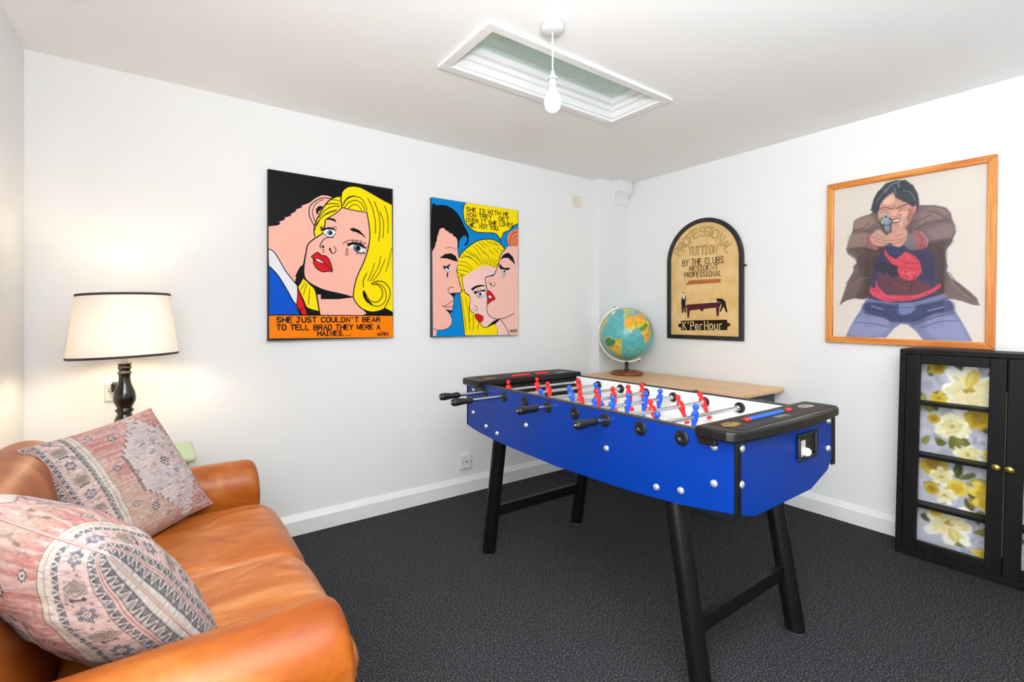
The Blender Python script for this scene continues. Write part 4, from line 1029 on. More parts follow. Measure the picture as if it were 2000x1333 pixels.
for nm, x0, x1 in (('side_panel', FX0, FX0 + .024), ('side_panel', FX1 - .024, FX1)):
    m = MB(); m.prism([(FY0 + .002, ZT), (FY1 - .002, ZT)] + [(max(min(a, FY1 - .002), FY0 + .002), b) for a, b in (bow if x0 == FX0 else [(a, max(b, .60 + .075 * abs((a + 1.4) / .728) ** 3)) for a, b in bow])], (0, 0, 0), (0, 1, 0), (0, 0, 1), (1, 0, 0), x0, x1)
    p = m.build(nm, BLUE, t)
    # white inner face and dark edging are laid on the panel
    xi = x1 if x0 == FX0 else x0
    s = 1 if x0 == FX0 else -1
    b = box(min(xi, xi + s * .003), max(xi, xi + s * .003), FY0 + .025, FY1 - .025, .70, ZT - .001).build('inner_face', WHT, p)
    box(x0 - .0005, x1 + .0005, FY0 + .002, FY1 - .002, ZT, ZT + .0035).build('edge_band', mat('dark_edge', rgb(46, 40, 36), .45), p)
ebow = [(0, .643), (.025, .634), (.108, .613), (.47, .616), (.60, .656), (.657, .69)]
for nm, y0, y1 in (('end_panel', FY0, FY0 + .022), ('end_panel', FY1 - .022, FY1)):
    m = MB(); m.prism([(FX1 - .025, ZT - .005), (FX0 + .025, ZT - .005)] + [(min(max(FX0 + a, FX0 + .025), FX1 - .025), b) for a, b in ebow], (0, 0, 0), (1, 0, 0), (0, 0, 1), (0, 1, 0), y0, y1)
    e = m.build(nm, BLUE, t)
    if y0 == FY0:
        # ball return with a dark tray behind a raised bezel
        zc, xc = .771, -1.517
        m = MB(); ring(m, (0, 0, 0, 0), (0, 0, 0, 0), 0, 0); m = MB()
        def bz(x0_, x1_, z0_, z1_): m.box(x0_, x1_, FY0 - .011, FY0 - .0005, z0_, z1_)
        hx, hz = .068, .043
        bz(xc - hx, xc + hx, zc + hz - .01, zc + hz); bz(xc - hx, xc + hx, zc - hz, zc - hz + .01); bz(xc - hx, xc - hx + .012, zc - hz + .01, zc + hz - .01); bz(xc + hx - .012, xc + hx, zc - hz + .01, zc + hz - .01)
        bz2 = m.build('ball_return', BLKP, e, bevel=.004)
        box(xc - hx + .012, xc + hx - .012, FY0 - .003, FY0 - .0008, zc - hz + .01, zc + hz - .01).build('tray', mat('dark_hole', rgb(24, 24, 24), .5), bz2)
        m = MB(); m.box(xc - hx + .013, xc - .018, FY0 - .008, FY0 - .003, zc - hz + .011, zc + hz - .022); m.build('chute', mat('pale_chute', rgb(196, 194, 186), .4), bz2, bevel=.003)
BA = thing('football', 'small white ball lying in the ball return at the near end of the football table', 'ball', (-1.548, FY0 - .012, .742))
MB().lathe([(.0005, 0)] + [(.0145 * math.sin(a * PI / 12), .0145 * (1 - math.cos(a * PI / 12))) for a in range(1, 12)] + [(.0005, .029)], (-1.548, FY0 - .0155, .741), 20).build('ball', mat('white_ball', rgb(236, 234, 226), .4), BA)
for x in (FX0, FX1):
    for y in (FY0, FY1):
        zb = .634 if x == FX0 else .668
        m = MB(); xx = (x - .003, x + .024) if x == FX0 else (x - .024, x + .003); yy = (y - .003, y + .004) if y == FY0 else (y - .004, y + .003)
        m.box(*xx, *yy, zb, ZT - .006); m.build('corner_strip', BLK, t, bevel=.002)
box(FX0 + .024, FX1 - .024, FY0 + .022, FY1 - .022, .70, .742).build('playing_field', mat('pitch', rgb(240, 242, 240), .4), t)
yc_ = (FY0 + FY1) / 2; xm = (FX0 + FX1) / 2; PLN = mat('pitch_line', rgb(150, 156, 152), .4)
box(FX0 + .028, FX1 - .028, yc_ - .003, yc_ + .003, .742, .7426).build('halfway_line', PLN, t)
for y, s in ((FY0 + .022, 1), (FY1 - .022, -1)):
    m = MB(); ya, yb = y, y + s * .17; yc2 = y + s * .164
    q = [(xm - .15, ya), (xm - .15, yb), (xm + .15, yb), (xm + .15, ya), (xm + .144, ya), (xm + .144, yc2), (xm - .144, yc2), (xm - .144, ya)]
    m.prism(q, (0, 0, 0), (1, 0, 0), (0, 1, 0), (0, 0, 1), .742, .7426); m.build('goal_area_line', PLN, t)
# sloped ramps in the corners of the pitch
for x, sx in ((FX0 + .027, 1), (FX1 - .027, -1)):
    for y, sy in ((FY0 + .022, 1), (FY1 - .022, -1)):
        m = MB(); m.add([(x, y, .742), (x + sx * .12, y, .742), (x, y + sy * .16, .742), (x, y, .762)], [(0, 1, 2), (0, 1, 3), (1, 2, 3), (0, 2, 3)]); m.build('corner_ramp', mat('ramp', rgb(190, 196, 190), .4), t)
# moulded black end caps
def cap(name, yo, yi, s):
    # yo outer edge, yi inner edge, s = direction from inner to outer
    mid = xm; xa, xb = FX0 - .034, FX1 + .012
    out = [(xa, yi), (xa - .004, yi + s * .06), (xa, yo - s * .03), (xa + .012, yo - s * .008), (xa + .03, yo)] + [(mid + k * .1, yo + s * (.018 - .2 * (k * .1) ** 2)) for k in (-2, -1, 0, 1, 2)] + [(xb - .03, yo), (xb - .012, yo - s * .008), (xb, yo - s * .03), (xb + .004, yi + s * .06), (xb, yi)]
    m = MB(); m.prism(out, (0, 0, 0), (1, 0, 0), (0, 1, 0), (0, 0, 1), .845, .878)
    c = m.build(name, BLKM, t, bevel=.008, seg=4)
    ym_ = (yo + yi) / 2
    m = MB(); y0, y1 = sorted((yi + s * .018, yo - s * .01)); m.box(xa + .05, xb - .03, y0, y1, .8782, .8792); m.build('inlay', mat('worn_black', rgb(40, 37, 35), .55, spec=.3), c, bevel=.0005)
    y0, y1 = sorted((yi + s * .002, yi - s * .012)); box(FX0 + .03, FX1 - .03, y0, y1, .745, .846).build('goal_wall', BLK, c)
    for x in (FX0 - .014, FX1 - .012): y0, y1 = sorted((yi - s * .002, yi + s * .055)); box(x, x + .022, y0, y1, .822, .848).build('clip', BLKP, c, bevel=.003)
    return c, ym_
c1, y1_ = cap('end_cap', -2.148, -2.018, -1)
c2, y2_ = cap('end_cap', -.652, -.826, 1)
AX = (Vector((0, 1, 0)), Vector((0, 0, 1)), Vector((1, 0, 0)))
for c, yy in ((c1, -2.078), (c2, -.785)):
    sl_ = box(xm - .20, xm + .125, yy - .012, yy + .012, .8792, .8804).build('counter_slot', BLK, c)
    if c is c1: beads = [(-1.798, RED)] + [(-1.774 + .0236 * k, BLU) for k in range(9)] + [(-1.532, RED)]
    else: beads = [(-1.735 + .0236 * k, RED) for k in range(5)] + [(-1.575 + .0236 * k, RED) for k in range(4)]
    for x, col in beads:
        MB().lathe([(.004, -.0112), (.0082, -.0102), (.0095, -.004), (.0095, .004), (.0082, .0102), (.004, .0112)], (x, yy, .8795), 14, 0, AX).build('score_bead', col, c)
    for x, q in ((-1.887, rgb(150, 112, 52)), (-1.40, rgb(160, 152, 150))):
        pts = [(x + .042 * math.cos(a * PI / 12), yy + .02 * math.sin(a * PI / 12)) for a in range(24)]
        m = MB(); m.prism(pts, (0, 0, 0), (1, 0, 0), (0, 1, 0), (0, 0, 1), .8792, .8799); mm = mat('worn_emblem_%d' % (x > xm), q, .5); add_noise(mm, q, rgb(44, 42, 40), 60, 4, .48, .66) if 'done' not in mm else None; mm['done'] = 1; m.build('emblem', mm, c)
m = MB(); m.prism([(-1.685, -2.118), (-1.612, -2.122), (-1.606, -2.097), (-1.679, -2.095)], (0, 0, 0), (1, 0, 0), (0, 1, 0), (0, 0, 1), .8792, .8799); m.build('badge', mat('olive_badge', rgb(104, 104, 84), .5), c1)
# goal mouth in the far end
box(xm - .11, xm + .11, -.8395, -.8375, .745, .80).build('goal_mouth', mat('dark_hole', rgb(24, 24, 24), .5), c2)
# bolts
bolt0 = None
def bolt(p, nrm):
    global bolt0
    w = Vector(nrm); u = w.orthogonal().normalized(); v = w.cross(u)
    o = MB().lathe([(.0115, 0), (.0112, .003), (.009, .0062), (.005, .008), (.0005, .0085)], p, 20, 0, (u, v, w)).build('bolt', mat('polished_steel', rgb(226, 228, 230), .3, .75), t)
for y, z in ((-.735, .823), (-.731, .706), (-.851, .657), (-.945, .640), (-1.171, .720), (-1.642, .722), (-2.062, .819), (-2.061, .712), (-1.859, .644), (-1.95, .659)): bolt((FX0, y, z), (-1, 0, 0))
for x, z in ((-1.92, .824), (-1.922, .722), (-1.345, .732), (-1.342, .829)): bolt((x, FY0, z), (0, -1, 0))
# legs and stretchers
for sx, x in ((0, -1.905), (1, -1.30)):
    for sy, y in ((-1, -1.999), (1, -.805)):
        top = Vector((x, y - sy * .11, .66)); bot = Vector((x, y, .012)); w = (top - bot).normalized(); u = Vector((1, 0, 0)); v = w.cross(u).normalized()
        m = MB(); m.loft([[Vector((x + .034 * math.cos(k * PI / 14), bot.y + .034 * math.sin(k * PI / 14), bot.z)) for k in range(28)], [Vector((x + .034 * math.cos(k * PI / 14), top.y + .034 * math.sin(k * PI / 14), top.z)) for k in range(28)]])
        lg = m.build('leg', BLK, t)
        m = MB(); m.loft([[Vector((x + r * math.cos(k * PI / 14), bot.y + r * math.sin(k * PI / 14), z)) for k in range(28)] for r, z in ((.031, .0), (.0335, .004), (.0345, .0125))]); m.build('foot', mat('grey_glide', rgb(70, 72, 76), .5), lg)
for sy, y in ((-1, -1.999), (1, -.805)):
    yy = y - sy * .036; box(-1.873, -1.332, yy - .011, yy + .011, .197, .249).build('stretcher', BLK, t, bevel=.003)
# rods, grips, collars and players
def figure(name, material, par, x, y, tilt):
    m = MB(); ct, stn = math.cos(tilt), math.sin(tilt)
    sec = [(-.074, .0085, .0105, .002), (-.0735, .0095, .0115, .002), (-.063, .0092, .0095, .001), (-.058, .0075, .0065, 0), (-.045, .0088, .0066, 0), (-.025, .0105, .0085, 0), (-.013, .0125, .0125, 0), (0, .0145, .0135, 0), (.009, .0178, .0122, 0), (.0165, .0192, .0095, 0), (.021, .0150, .0075, 0), (.0235, .0072, .0058, 0), (.0265, .0058, .0056, 0), (.0285, .0082, .0085, 0), (.033, .0110, .0112, 0), (.0385, .0116, .0118, 0), (.044, .0098, .0100, 0), (.048, .0060, .0062, 0), (.0495, .0015, .0015, 0)]
    rings = []
    for z, rx, ry, oy in sec:
        r = []
        for k in range(16):
            a = 2 * PI * k / 16; lx, ly = rx * math.cos(a), ry * math.sin(a) - oy
            r.append((x + lx, y + ly * ct + z * stn, RZ + z * ct - ly * stn))
        rings.append(r)
    m.loft(rings); return m.build(name, material, par)
ry = [-.842 - .1588 * k for k in range(8)]
near = {0: -2.2, 1: -2.2265, 3: -2.109, 5: -2.098}
team = [RED, RED, BLU, RED, BLU, RED, BLU, BLU]
tilt = [.1, .28, .42, .2, -.12, .42, -.12, .1]
PX = {0: [-1.809, -1.621], 1: [-1.675, -1.467], 2: [-1.846, -1.67, -1.491], 3: [-1.761, -1.659, -1.552, -1.445, -1.345], 4: [-1.845, -1.74, -1.642, -1.531, -1.428], 5: [-1.677, -1.496, -1.336], 6: [-1.868, -1.64], 7: []}
XU = Vector((0, 1, 0)), Vector((0, 0, 1)), Vector((-1, 0, 0))
for k in range(8):
    y = ry[k]; hand = k in near
    xa = near[k] + .02 if hand else FX0 + .004
    xb = FX1 - .03 if hand else FX1 + .13
    m = MB(); m.rod((xa, y, RZ), (xb + (.02 if hand else 0), y, RZ), .0078, n=16); rd = m.build('rod', STEEL, t)
    gx0 = near[k] if hand else FX1 + .16; sg = 1 if hand else -1
    fr_ = (Vector((0, 1, 0)), Vector((0, 0, 1)), Vector((sg, 0, 0)))
    g_ = MB().lathe([(.001, 0), (.011, .001), (.0155, .006), (.0172, .018), (.0165, .034), (.0138, .055), (.0128, .07), (.0138, .082), (.0152, .088), (.0152, .092), (.0125, .095), (.0125, .102), (.008, .106)], (gx0, y, RZ), 24, 0, fr_).build('grip', BLKP, rd)
    MB().lathe([(.001, -.0015), (.0045, -.001), (.005, .002)], (gx0, y, RZ), 14, 0, fr_).build('grip_screw', STEEL, g_)
    # collars through the two long panels and rubber bumpers inside
    for xs, s in ((FX0, -1), (FX1, 1)):
        MB().lathe([(.0245, 0), (.0245, .003), (.0225, .0048), (.0125, .0055), (.0095, .0055)] + ([(.0095, .002), (.001, .002)] if (s == -1 and not hand) else [(.0079, .004)]), (xs, y, RZ), 28, 0, (Vector((0, 1, 0)), Vector((0, 0, 1)), Vector((s, 0, 0)))).build('collar', BLKP, t)
        xi = xs - s * .027
        m = MB(); m.tube([(xi - s * .0075, y + .015 * math.cos(a * PI / 12), RZ + .015 * math.sin(a * PI / 12)) for a in range(24)], .0075, 12, 0, True); m.build('bumper', RUB, rd)
        MB().lathe([(.0079, 0), (.0105, 0), (.0105, .03), (.0079, .03)], (xi - s * .004, y, RZ), 18, 0, (Vector((0, 1, 0)), Vector((0, 0, 1)), Vector((-s, 0, 0))), False).build('stop_ring', STEEL, rd)
    f0 = None
    for x in PX[k]:
        if f0 is None: f0 = figure('player', team[k], rd, x, y, tilt[k]); x00 = x
        else:
            c = f0.copy(); COL.objects.link(c); c.parent = rd; c.location.x = x - x00

# ================================================================== sofa
t = thing('sofa', 'tan leather two seat sofa with rolled arms against the wall beside the lamp', 'sofa', (-3.3, -1.18, 0))
LEA = mat('tan_leather', rgb(206, 118, 48), .40, spec=.4, coat=.14, coat_rough=.25)
def _lea(LEA, cols):
    n, l, b = nodes(LEA)
    tc = n.new('ShaderNodeTexCoord'); t1 = n.new('ShaderNodeTexNoise'); r = n.new('ShaderNodeValToRGB'); mp = n.new('ShaderNodeMapping')
    mp.inputs['Scale'].default_value = (1, 2.2, 1.5)
    t1.inputs['Scale'].default_value = 3.6; t1.inputs['Detail'].default_value = 6; t1.inputs['Roughness'].default_value = .62; t1.inputs['Distortion'].default_value = .8
    e = r.color_ramp.elements; e[0].position = .33; e[0].color = rgb(*cols[0]); e[1].position = .72; e[1].color = rgb(*cols[2]); q = e.new(.52); q.color = rgb(*cols[1])
    l.new(tc.outputs['Object'], mp.inputs[0]); l.new(mp.outputs[0], t1.inputs['Vector']); l.new(t1.outputs[0], r.inputs[0]); l.new(r.outputs[0], b.inputs['Base Color'])
    t2 = n.new('ShaderNodeTexNoise'); t2.inputs['Scale'].default_value = 14; t2.inputs['Detail'].default_value = 8; t2.inputs['Roughness'].default_value = .7
    mp2 = n.new('ShaderNodeMapping'); mp2.inputs['Scale'].default_value = (.6, 2.0, 1); l.new(tc.outputs['Object'], mp2.inputs[0]); l.new(mp2.outputs[0], t2.inputs['Vector'])
    bp = n.new('ShaderNodeBump'); bp.inputs['Strength'].default_value = .28; bp.inputs['Distance'].default_value = .008
    l.new(t2.outputs[0], bp.inputs['Height']); l.new(bp.outputs[0], b.inputs['Normal'])
_lea(LEA, ((140, 64, 8), (164, 84, 16), (190, 116, 52)))
SEATL = mat('worn_tan_leather', rgb(206, 118, 48), .42, spec=.4, coat=.12, coat_rough=.3); _lea(SEATL, ((164, 82, 24), (190, 108, 44), (216, 152, 98)))
def arm(yc_, s, dx=0):
    # s = +1: the seat lies on the +y side
    R_ = .098; zc = .503
    q = [(s * .085, .03), (s * .085, .30), (s * .087, .44)]
    q += [(s * R_ * math.cos(a), zc + R_ * math.sin(a)) for a in [math.radians(-18 + i * 12) for i in range(20)]]
    q += [(-s * .066, .41), (-s * .062, .38), (-s * .062, .20), (-s * .062, .03)]
    secs = []
    for x, k in ((-3.69, 1), (-3.5, 1), (-3.3, 1), (-3.1, 1), (-2.99, 1), (-2.955, .995), (-2.937, .97), (-2.926, .93), (-2.918, .86), (-2.915, .76)):
        x += dx * (x > -3.2); secs.append([(x, yc_ + a * k, .34 + (b - .34) * (k if b > .34 else (1 - (1 - k) * .15))) for a, b in q])
    m = MB(); m.loft(secs); o = m.build('arm', LEA, t)
    sd = o.modifiers.new('smooth', 'SUBSURF'); sd.levels = 1; sd.render_levels = 2
    return o
arm(-1.795, 1, -.016); arm(-.565, -1)
# back
q = [(-3.69, .05), (-3.695, .40), (-3.69, .70)] + [(-3.60 + .095 * math.cos(a), .705 + .095 * math.sin(a)) for a in [math.radians(180 - i * 15) for i in range(1, 12)]] + [(-3.49, .64), (-3.45, .52), (-3.43, .40), (-3.42, .05)]
m = MB(); secs = []
for y, k in ((-1.745, .75), (-1.74, .9), (-1.72, .97), (-1.68, 1), (-1.4, 1), (-1.15, 1), (-.9, 1), (-.68, 1), (-.64, .985), (-.615, .95), (-.60, .86), (-.598, .75)):
    secs.append([(-3.58 + (a + 3.58) * (.6 + .4 * k), y, .4 + (b - .4) * (k if b > .4 else 1)) for a, b in q])
m.loft(secs); o = m.build('backrest', LEA, t); sd = o.modifiers.new('smooth', 'SUBSURF'); sd.levels = 1; sd.render_levels = 2
box(-3.42, -2.95, -1.715, -.65, .03, .30).build('base', LEA, t, bevel=.012, seg=4)
for x in (-3.6, -2.98):
    for y in (-1.78, -.58): MB().lathe([(.018, 0), (.026, .012), (.028, .03), (.001, .032)], (x, y, 0), 16).build('foot', mat('dark_wood', rgb(56, 34, 22), .4), t)
def seat(y0, y1, seed):
    # superquadric pad, crowned and lightly creased
    rs = np.random.RandomState(seed); nu, nv_ = 97, 65
    U_, V_ = np.meshgrid(np.linspace(-PI, PI, nu), np.linspace(-PI / 2, PI / 2, nv_))
    sp = lambda a, e: np.sign(a) * np.abs(a) ** e
    e1, e2 = .42, .22
    cx, cy, cz = -3.145, (y0 + y1) / 2, .365; ax, ay, az = .292, (y1 - y0) / 2 - .001, .088
    X = sp(np.cos(V_), e1) * sp(np.cos(U_), e2); Yq = sp(np.cos(V_), .17) * sp(np.sin(U_), e2); Zq = sp(np.sin(V_), e1)
    z = Zq * az + np.where(Zq > 0, .016 * (1 - X ** 2) * (1 - Yq ** 2), 0)
    z -= .045 * np.clip((X - .72) / .28, 0, 1) ** 2 * (Zq > -.2)
    x = X * ax + np.where(X > 0, .006 * (1 - Zq ** 2), 0)
    for k in range(16):
        # soft creases running across the pad
        c0 = rs.uniform(-.8, .9); sl_ = rs.uniform(-.5, .5); wd = rs.uniform(.03, .07); am = rs.uniform(.002, .006) * rs.choice([-1, 1]); yy = rs.uniform(-.6, .6)
        z += np.where(Zq > .3, am * np.exp(-((Yq - c0 - sl_ * X) / wd) ** 2) * np.exp(-((X - yy) / .5) ** 2), 0)
    Pq = np.stack([cx + x, cy + Yq * ay, cz + z], -1)
    o = grid_mesh('seat_cushion', Pq, np.ones(Pq.shape) * .5, SEATL, t)
    return o
seat(-1.708, -1.172, 3); seat(-1.172, -.655, 8)

# ================================================================== scatter cushions
KIL = print_mat('woven_rug_print', .85, 0, .2, .35, 700)
def kilim(a, b, seed):
    rs = np.random.RandomState(seed); sh = a.shape
    def streak(fa, fb, s):
        g = np.random.RandomState(s).rand(fb + 2, fa + 2); ia = a * fa; ib = b * fb; i0 = np.floor(ia).astype(int); j0 = np.floor(ib).astype(int); ta = ia - i0; tb = ib - j0
        ta = ta * ta * (3 - 2 * ta); tb = tb * tb * (3 - 2 * tb)
        return (g[j0, i0] * (1 - ta) + g[j0, i0 + 1] * ta) * (1 - tb) + (g[j0 + 1, i0] * (1 - ta) + g[j0 + 1, i0 + 1] * ta) * tb
    n1 = streak(5, 90, seed + 1); n2 = streak(9, 150, seed + 2); n3 = streak(4, 5, seed + 3); n4 = streak(60, 140, seed + 4)
    PINK, ROSE, CREAM, GREY, DARK, BEIGE, SLATE, LIGHT = [L3(c) for c in ((212, 176, 168), (196, 134, 126), (214, 202, 196), (150, 146, 150), (62, 62, 72), (196, 180, 160), (96, 104, 122), (226, 220, 214))]
    def mix(x, y, m): return x + (y - x) * np.clip(m, 0, 1)[..., None]
    col = np.ones(sh + (3,)) * ROSE
    col = mix(col, PINK, (n1 - .3) * 2.0); col = mix(col, CREAM, (n2 - .68) * 2.2); col = mix(col, BEIGE, (n3 - .62) * 2)
    # stepped medallion with poles
    st = np.floor(np.abs(b - .5) * 26) / 26; md = np.abs(a - .70) / (.255 * (1 - np.clip((st - .12) / .31, 0, .999)))
    med = (md < 1).astype(float); medc = mix(np.ones(sh + (3,)) * L3((214, 196, 192)), L3((196, 190, 198)), (n1 - .45) * 2.5); medc = mix(medc, L3((214, 178, 168)), (n2 - .6) * 2); col = mix(col, medc, med)
    col = mix(col, L3((120, 108, 96)), ((np.abs(md - 1) < .04) * .8))
    pole = (np.abs(a - .70) < .012) & (np.abs(b - .5) > .36); urn = (np.abs(a - .70) < .07 - np.abs(np.abs(b - .5) - .43) * 1.3) & (np.abs(b - .5) > .38)
    col = mix(col, CREAM, (pole | urn) * .85); col = mix(col, L3((130, 112, 100)), ((np.abs(np.abs(a - .70) - (.07 - np.abs(np.abs(b - .5) - .43) * 1.3)) < .006) & (np.abs(b - .5) > .38)) * .7)
    def rosette(ca, cb, r, c1, c2):
        nonlocal col
        da, db = a - ca, b - cb; R_ = np.hypot(da, db); th = np.arctan2(db, da); rim = r * (1 + .22 * np.cos(8 * th))
        col = mix(col, c1, (R_ < rim) * .85); col = mix(col, c2, (R_ < r * .62) * .9); col = mix(col, c1, (R_ < r * .3) * .9)
    for ca, cb, r in ((.36, .13, .02), (.37, .42, .022), (.36, .70, .02), (.37, .93, .018), (.47, .2, .026), (.47, .78, .026), (.93, .18, .024), (.93, .80, .026), (.56, .88, .018), (.56, .11, .016), (.46, .5, .018), (.82, .9, .02), (.84, .08, .02)): rosette(ca, cb, r, SLATE * .6, LIGHT)
    rosette(.70, .5, .032, DARK, CREAM)
    for ca, cb in ((.60, .5), (.80, .5), (.66, .40), (.75, .61), (.66, .61), (.75, .40), (.70, .31), (.70, .69)): rosette(ca, cb, .015, L3(rs.choice([0, 1]) and (150, 110, 100) or (120, 120, 144)), CREAM)
    for _ in range(90):
        ca, cb = rs.uniform(.42, .98), rs.uniform(.03, .97); w, h_ = rs.uniform(.006, .022), rs.uniform(.003, .008)
        col = mix(col, [SLATE, GREY, L3((130, 96, 90)), BEIGE][rs.randint(4)], ((np.abs(a - ca) < w) & (np.abs(b - cb) < h_)) * .75)
    # border bands along one edge
    def tri(lo, hi, f, ph=0.0):
        nonlocal col
        inb = (a > lo) & (a < hi); u = (a - lo) / (hi - lo); p = (b * f + ph) % 1.0; w = np.abs(p * 2 - 1)
        col = mix(col, L3((186, 178, 172)), inb * 1.0); col = mix(col, DARK, (inb & (u < w)) * .92); col = mix(col, GREY, (inb & (u < w * .55)) * .5); col = mix(col, LIGHT, (inb & (np.abs(u - w) < .10)) * .6); col = mix(col, DARK, (inb & (np.abs(w - .12) < .10) & (u > .35)) * .75)
        col = mix(col, L3((70, 66, 72)), (inb & ((u < .06) | (u > .94))) * .7)
    inb = a < .30; b0 = mix(np.ones(sh + (3,)) * L3((214, 182, 176)), CREAM, (n1 - .4) * 1.8); col = mix(col, b0, inb * 1.0)
    col = mix(col, L3((206, 200, 190)), (a < .026) * 1.0); col = mix(col, L3((110, 104, 100)), ((np.abs(a - .008) < .002) | (np.abs(a - .018) < .002)) * .8)
    tri(.026, .066, 21); col = mix(col, PINK, ((a > .066) & (a < .082)) * 1.0); col = mix(col, L3((120, 92, 92)), (np.abs(a - .074) < .002) * .8); tri(.082, .112, 24, .5)
    for i in range(9):
        cb = .05 + i * .113
        if i % 2 == 0:
            c1 = SLATE * .55 if i % 4 == 0 else DARK
            for k in range(6): rosette(.167 + .021 * math.cos(k * PI / 3 + .5), cb + .024 * math.sin(k * PI / 3 + .5), .0105, c1, L3((150, 156, 172)))
            rosette(.167, cb, .011, CREAM, c1)
        else:
            bx = (np.abs(a - .167) < .040) & (np.abs(b - cb) < .030); col = mix(col, BEIGE, bx * .6); dm = np.abs(a - .167) / .040 + np.abs(b - cb) / .030; col = mix(col, L3((120, 122, 108)), (bx & (dm < .75)) * .6); col = mix(col, L3((90, 84, 84)), (bx & ((np.abs((a + b) * 75 % 1 - .5) < .13) | (np.abs((a - b) * 75 % 1 - .5) < .13))) * .6); col = mix(col, L3((110, 84, 84)), (np.abs(dm - 1) < .08) * .7)
            col = mix(col, DARK, ((np.abs(a - .167) < .028) & (np.abs(b - cb - .042) < .005)) * .85); col = mix(col, DARK, ((np.abs(np.abs(a - .167) - .02) < .004) & (np.abs(b - cb - .042) < .009)) * .85)
        for _ in range(5): rosette(rs.uniform(.122, .215), cb + .056 + rs.uniform(-.02, .02), .005, [SLATE, L3((150, 84, 80)), DARK][rs.randint(3)], CREAM)
    tri(.222, .250, 30, .2)
    col = mix(col, L3((214, 208, 194)), ((a > .25) & (a < .30)) * .7); col = mix(col, L3((140, 126, 104)), ((np.abs(a - .275) < .0025) | (np.abs(a - .30) < .003)) * .8)
    n5 = streak(48, 120, seed + 8); n6 = streak(30, 60, seed + 9); col = mix(col, L3((112, 96, 100)), np.clip((n5 - .80) * 6, 0, 1) * .55); col = mix(col, L3((120, 120, 136)), np.clip((n6 - .84) * 8, 0, 1) * .5); col = mix(col, L3((236, 228, 224)), np.clip((.16 - n5) * 7, 0, 1) * .4)
    thin = streak(7, 210, seed + 6); col = mix(col, L3((128, 104, 104)), np.clip((thin - .80) * 5, 0, 1) * .5); col = mix(col, L3((232, 226, 222)), np.clip((.16 - thin) * 6, 0, 1) * .5)
    col = col * (1 + .34 * (n4[..., None] - .5)) ; col = mix(col, L3((160, 150, 150)), (n2 - .5) * .35)
    return np.clip(col * .84, 0, 1)
def cushion(label, c0, ea, eb, size, half, seed, droop=.06, puff=.48):
    t = thing('scatter_cushion', label, 'cushion', tuple(c0), 'rug print cushions on the leather sofa')
    ea = np.array(Vector(ea).normalized()); eb = np.array(Vector(eb)); eb = eb - ea * eb.dot(ea); eb /= np.linalg.norm(eb); nn = np.cross(ea, eb)
    N_ = 281; s = np.linspace(-1, 1, N_); s = np.sign(s) * (1 - (1 - np.abs(s)) ** 1.25)
    A_, B_ = np.meshgrid(s, s); ctr = np.array(c0) + (ea + eb) * size / 2
    w = ((1 - A_ ** 2) * (1 - B_ ** 2)).clip(0) ** puff
    pa = A_ * (1 - droop * (1 - B_ ** 2) * np.abs(A_) ** 3); pb = B_ * (1 - droop * (1 - A_ ** 2) * np.abs(B_) ** 3)
    # lay the print out by length over the bulge, not by the flat outline
    mid = N_ // 2; hh = half * w
    la_ = np.concatenate([[0], np.cumsum(np.hypot(np.diff(pa[mid]) * size / 2, np.diff(hh[mid])))]); lb_ = np.concatenate([[0], np.cumsum(np.hypot(np.diff(pb[:, mid]) * size / 2, np.diff(hh[:, mid])))])
    UA, UB = np.meshgrid(la_ / la_[-1], lb_ / lb_[-1]); col = kilim(UA, UB, seed)
    rs = np.random.RandomState(seed); wr = boxblur(boxblur(rs.rand(N_, N_), 9), 9); wr = (wr - wr.mean()) / wr.std()
    Vs = []; Fs = []; Cs = []; o_ = 0
    for sd in (1, -1):
        h_ = half * w * (1 + .03 * wr) ; Pq = ctr + (pa[..., None] * ea + pb[..., None] * eb) * size / 2 + nn * (sd * h_)[..., None]
        idx = np.arange(N_ * N_).reshape(N_, N_) + o_; a_, b_, c_, d_ = idx[:-1, :-1].ravel(), idx[:-1, 1:].ravel(), idx[1:, 1:].ravel(), idx[1:, :-1].ravel()
        Fs.append(np.stack([a_, b_, c_, d_] if sd > 0 else [a_, d_, c_, b_], 1)); Vs.append(Pq.reshape(-1, 3)); Cs.append(col.reshape(-1, 3)); o_ += N_ * N_
    raw_mesh('cover', np.concatenate(Vs) - np.array(c0), np.concatenate(Fs), np.concatenate(Cs), KIL, t)
    # piped seam
    e = [(-1 + 2 * i / 40) for i in range(41)]; loop = [(x, -1) for x in e] + [(1, y) for y in e[1:]] + [(-x, 1) for x in e[1:]] + [(-1, -y) for y in e[1:-1]]
    path = []
    for x, y in loop:
        q = ctr + (ea * x * (1 - droop * (1 - y * y) * abs(x) ** 3) + eb * y * (1 - droop * (1 - x * x) * abs(y) ** 3)) * size / 2; path.append(tuple(q))
    m = MB(); m.tube(path, .0026, 8, 0, True); m.build('seam', mat('seam_thread', rgb(186, 160, 154), .8), t)
    return t
cushion('upright rug print cushion leaning in the sofa corner below the lamp', (-3.587, -.852, .806), (.303, .288, .042), (.184, -.142, -.35), .43, .075, 21)
cushion('nearest rug print cushion, tipped on its edge against the near sofa arm', (-3.325, -1.825, .812), (-.59, .797, .10), (.42, .40, -.81), .485, .108, 33)
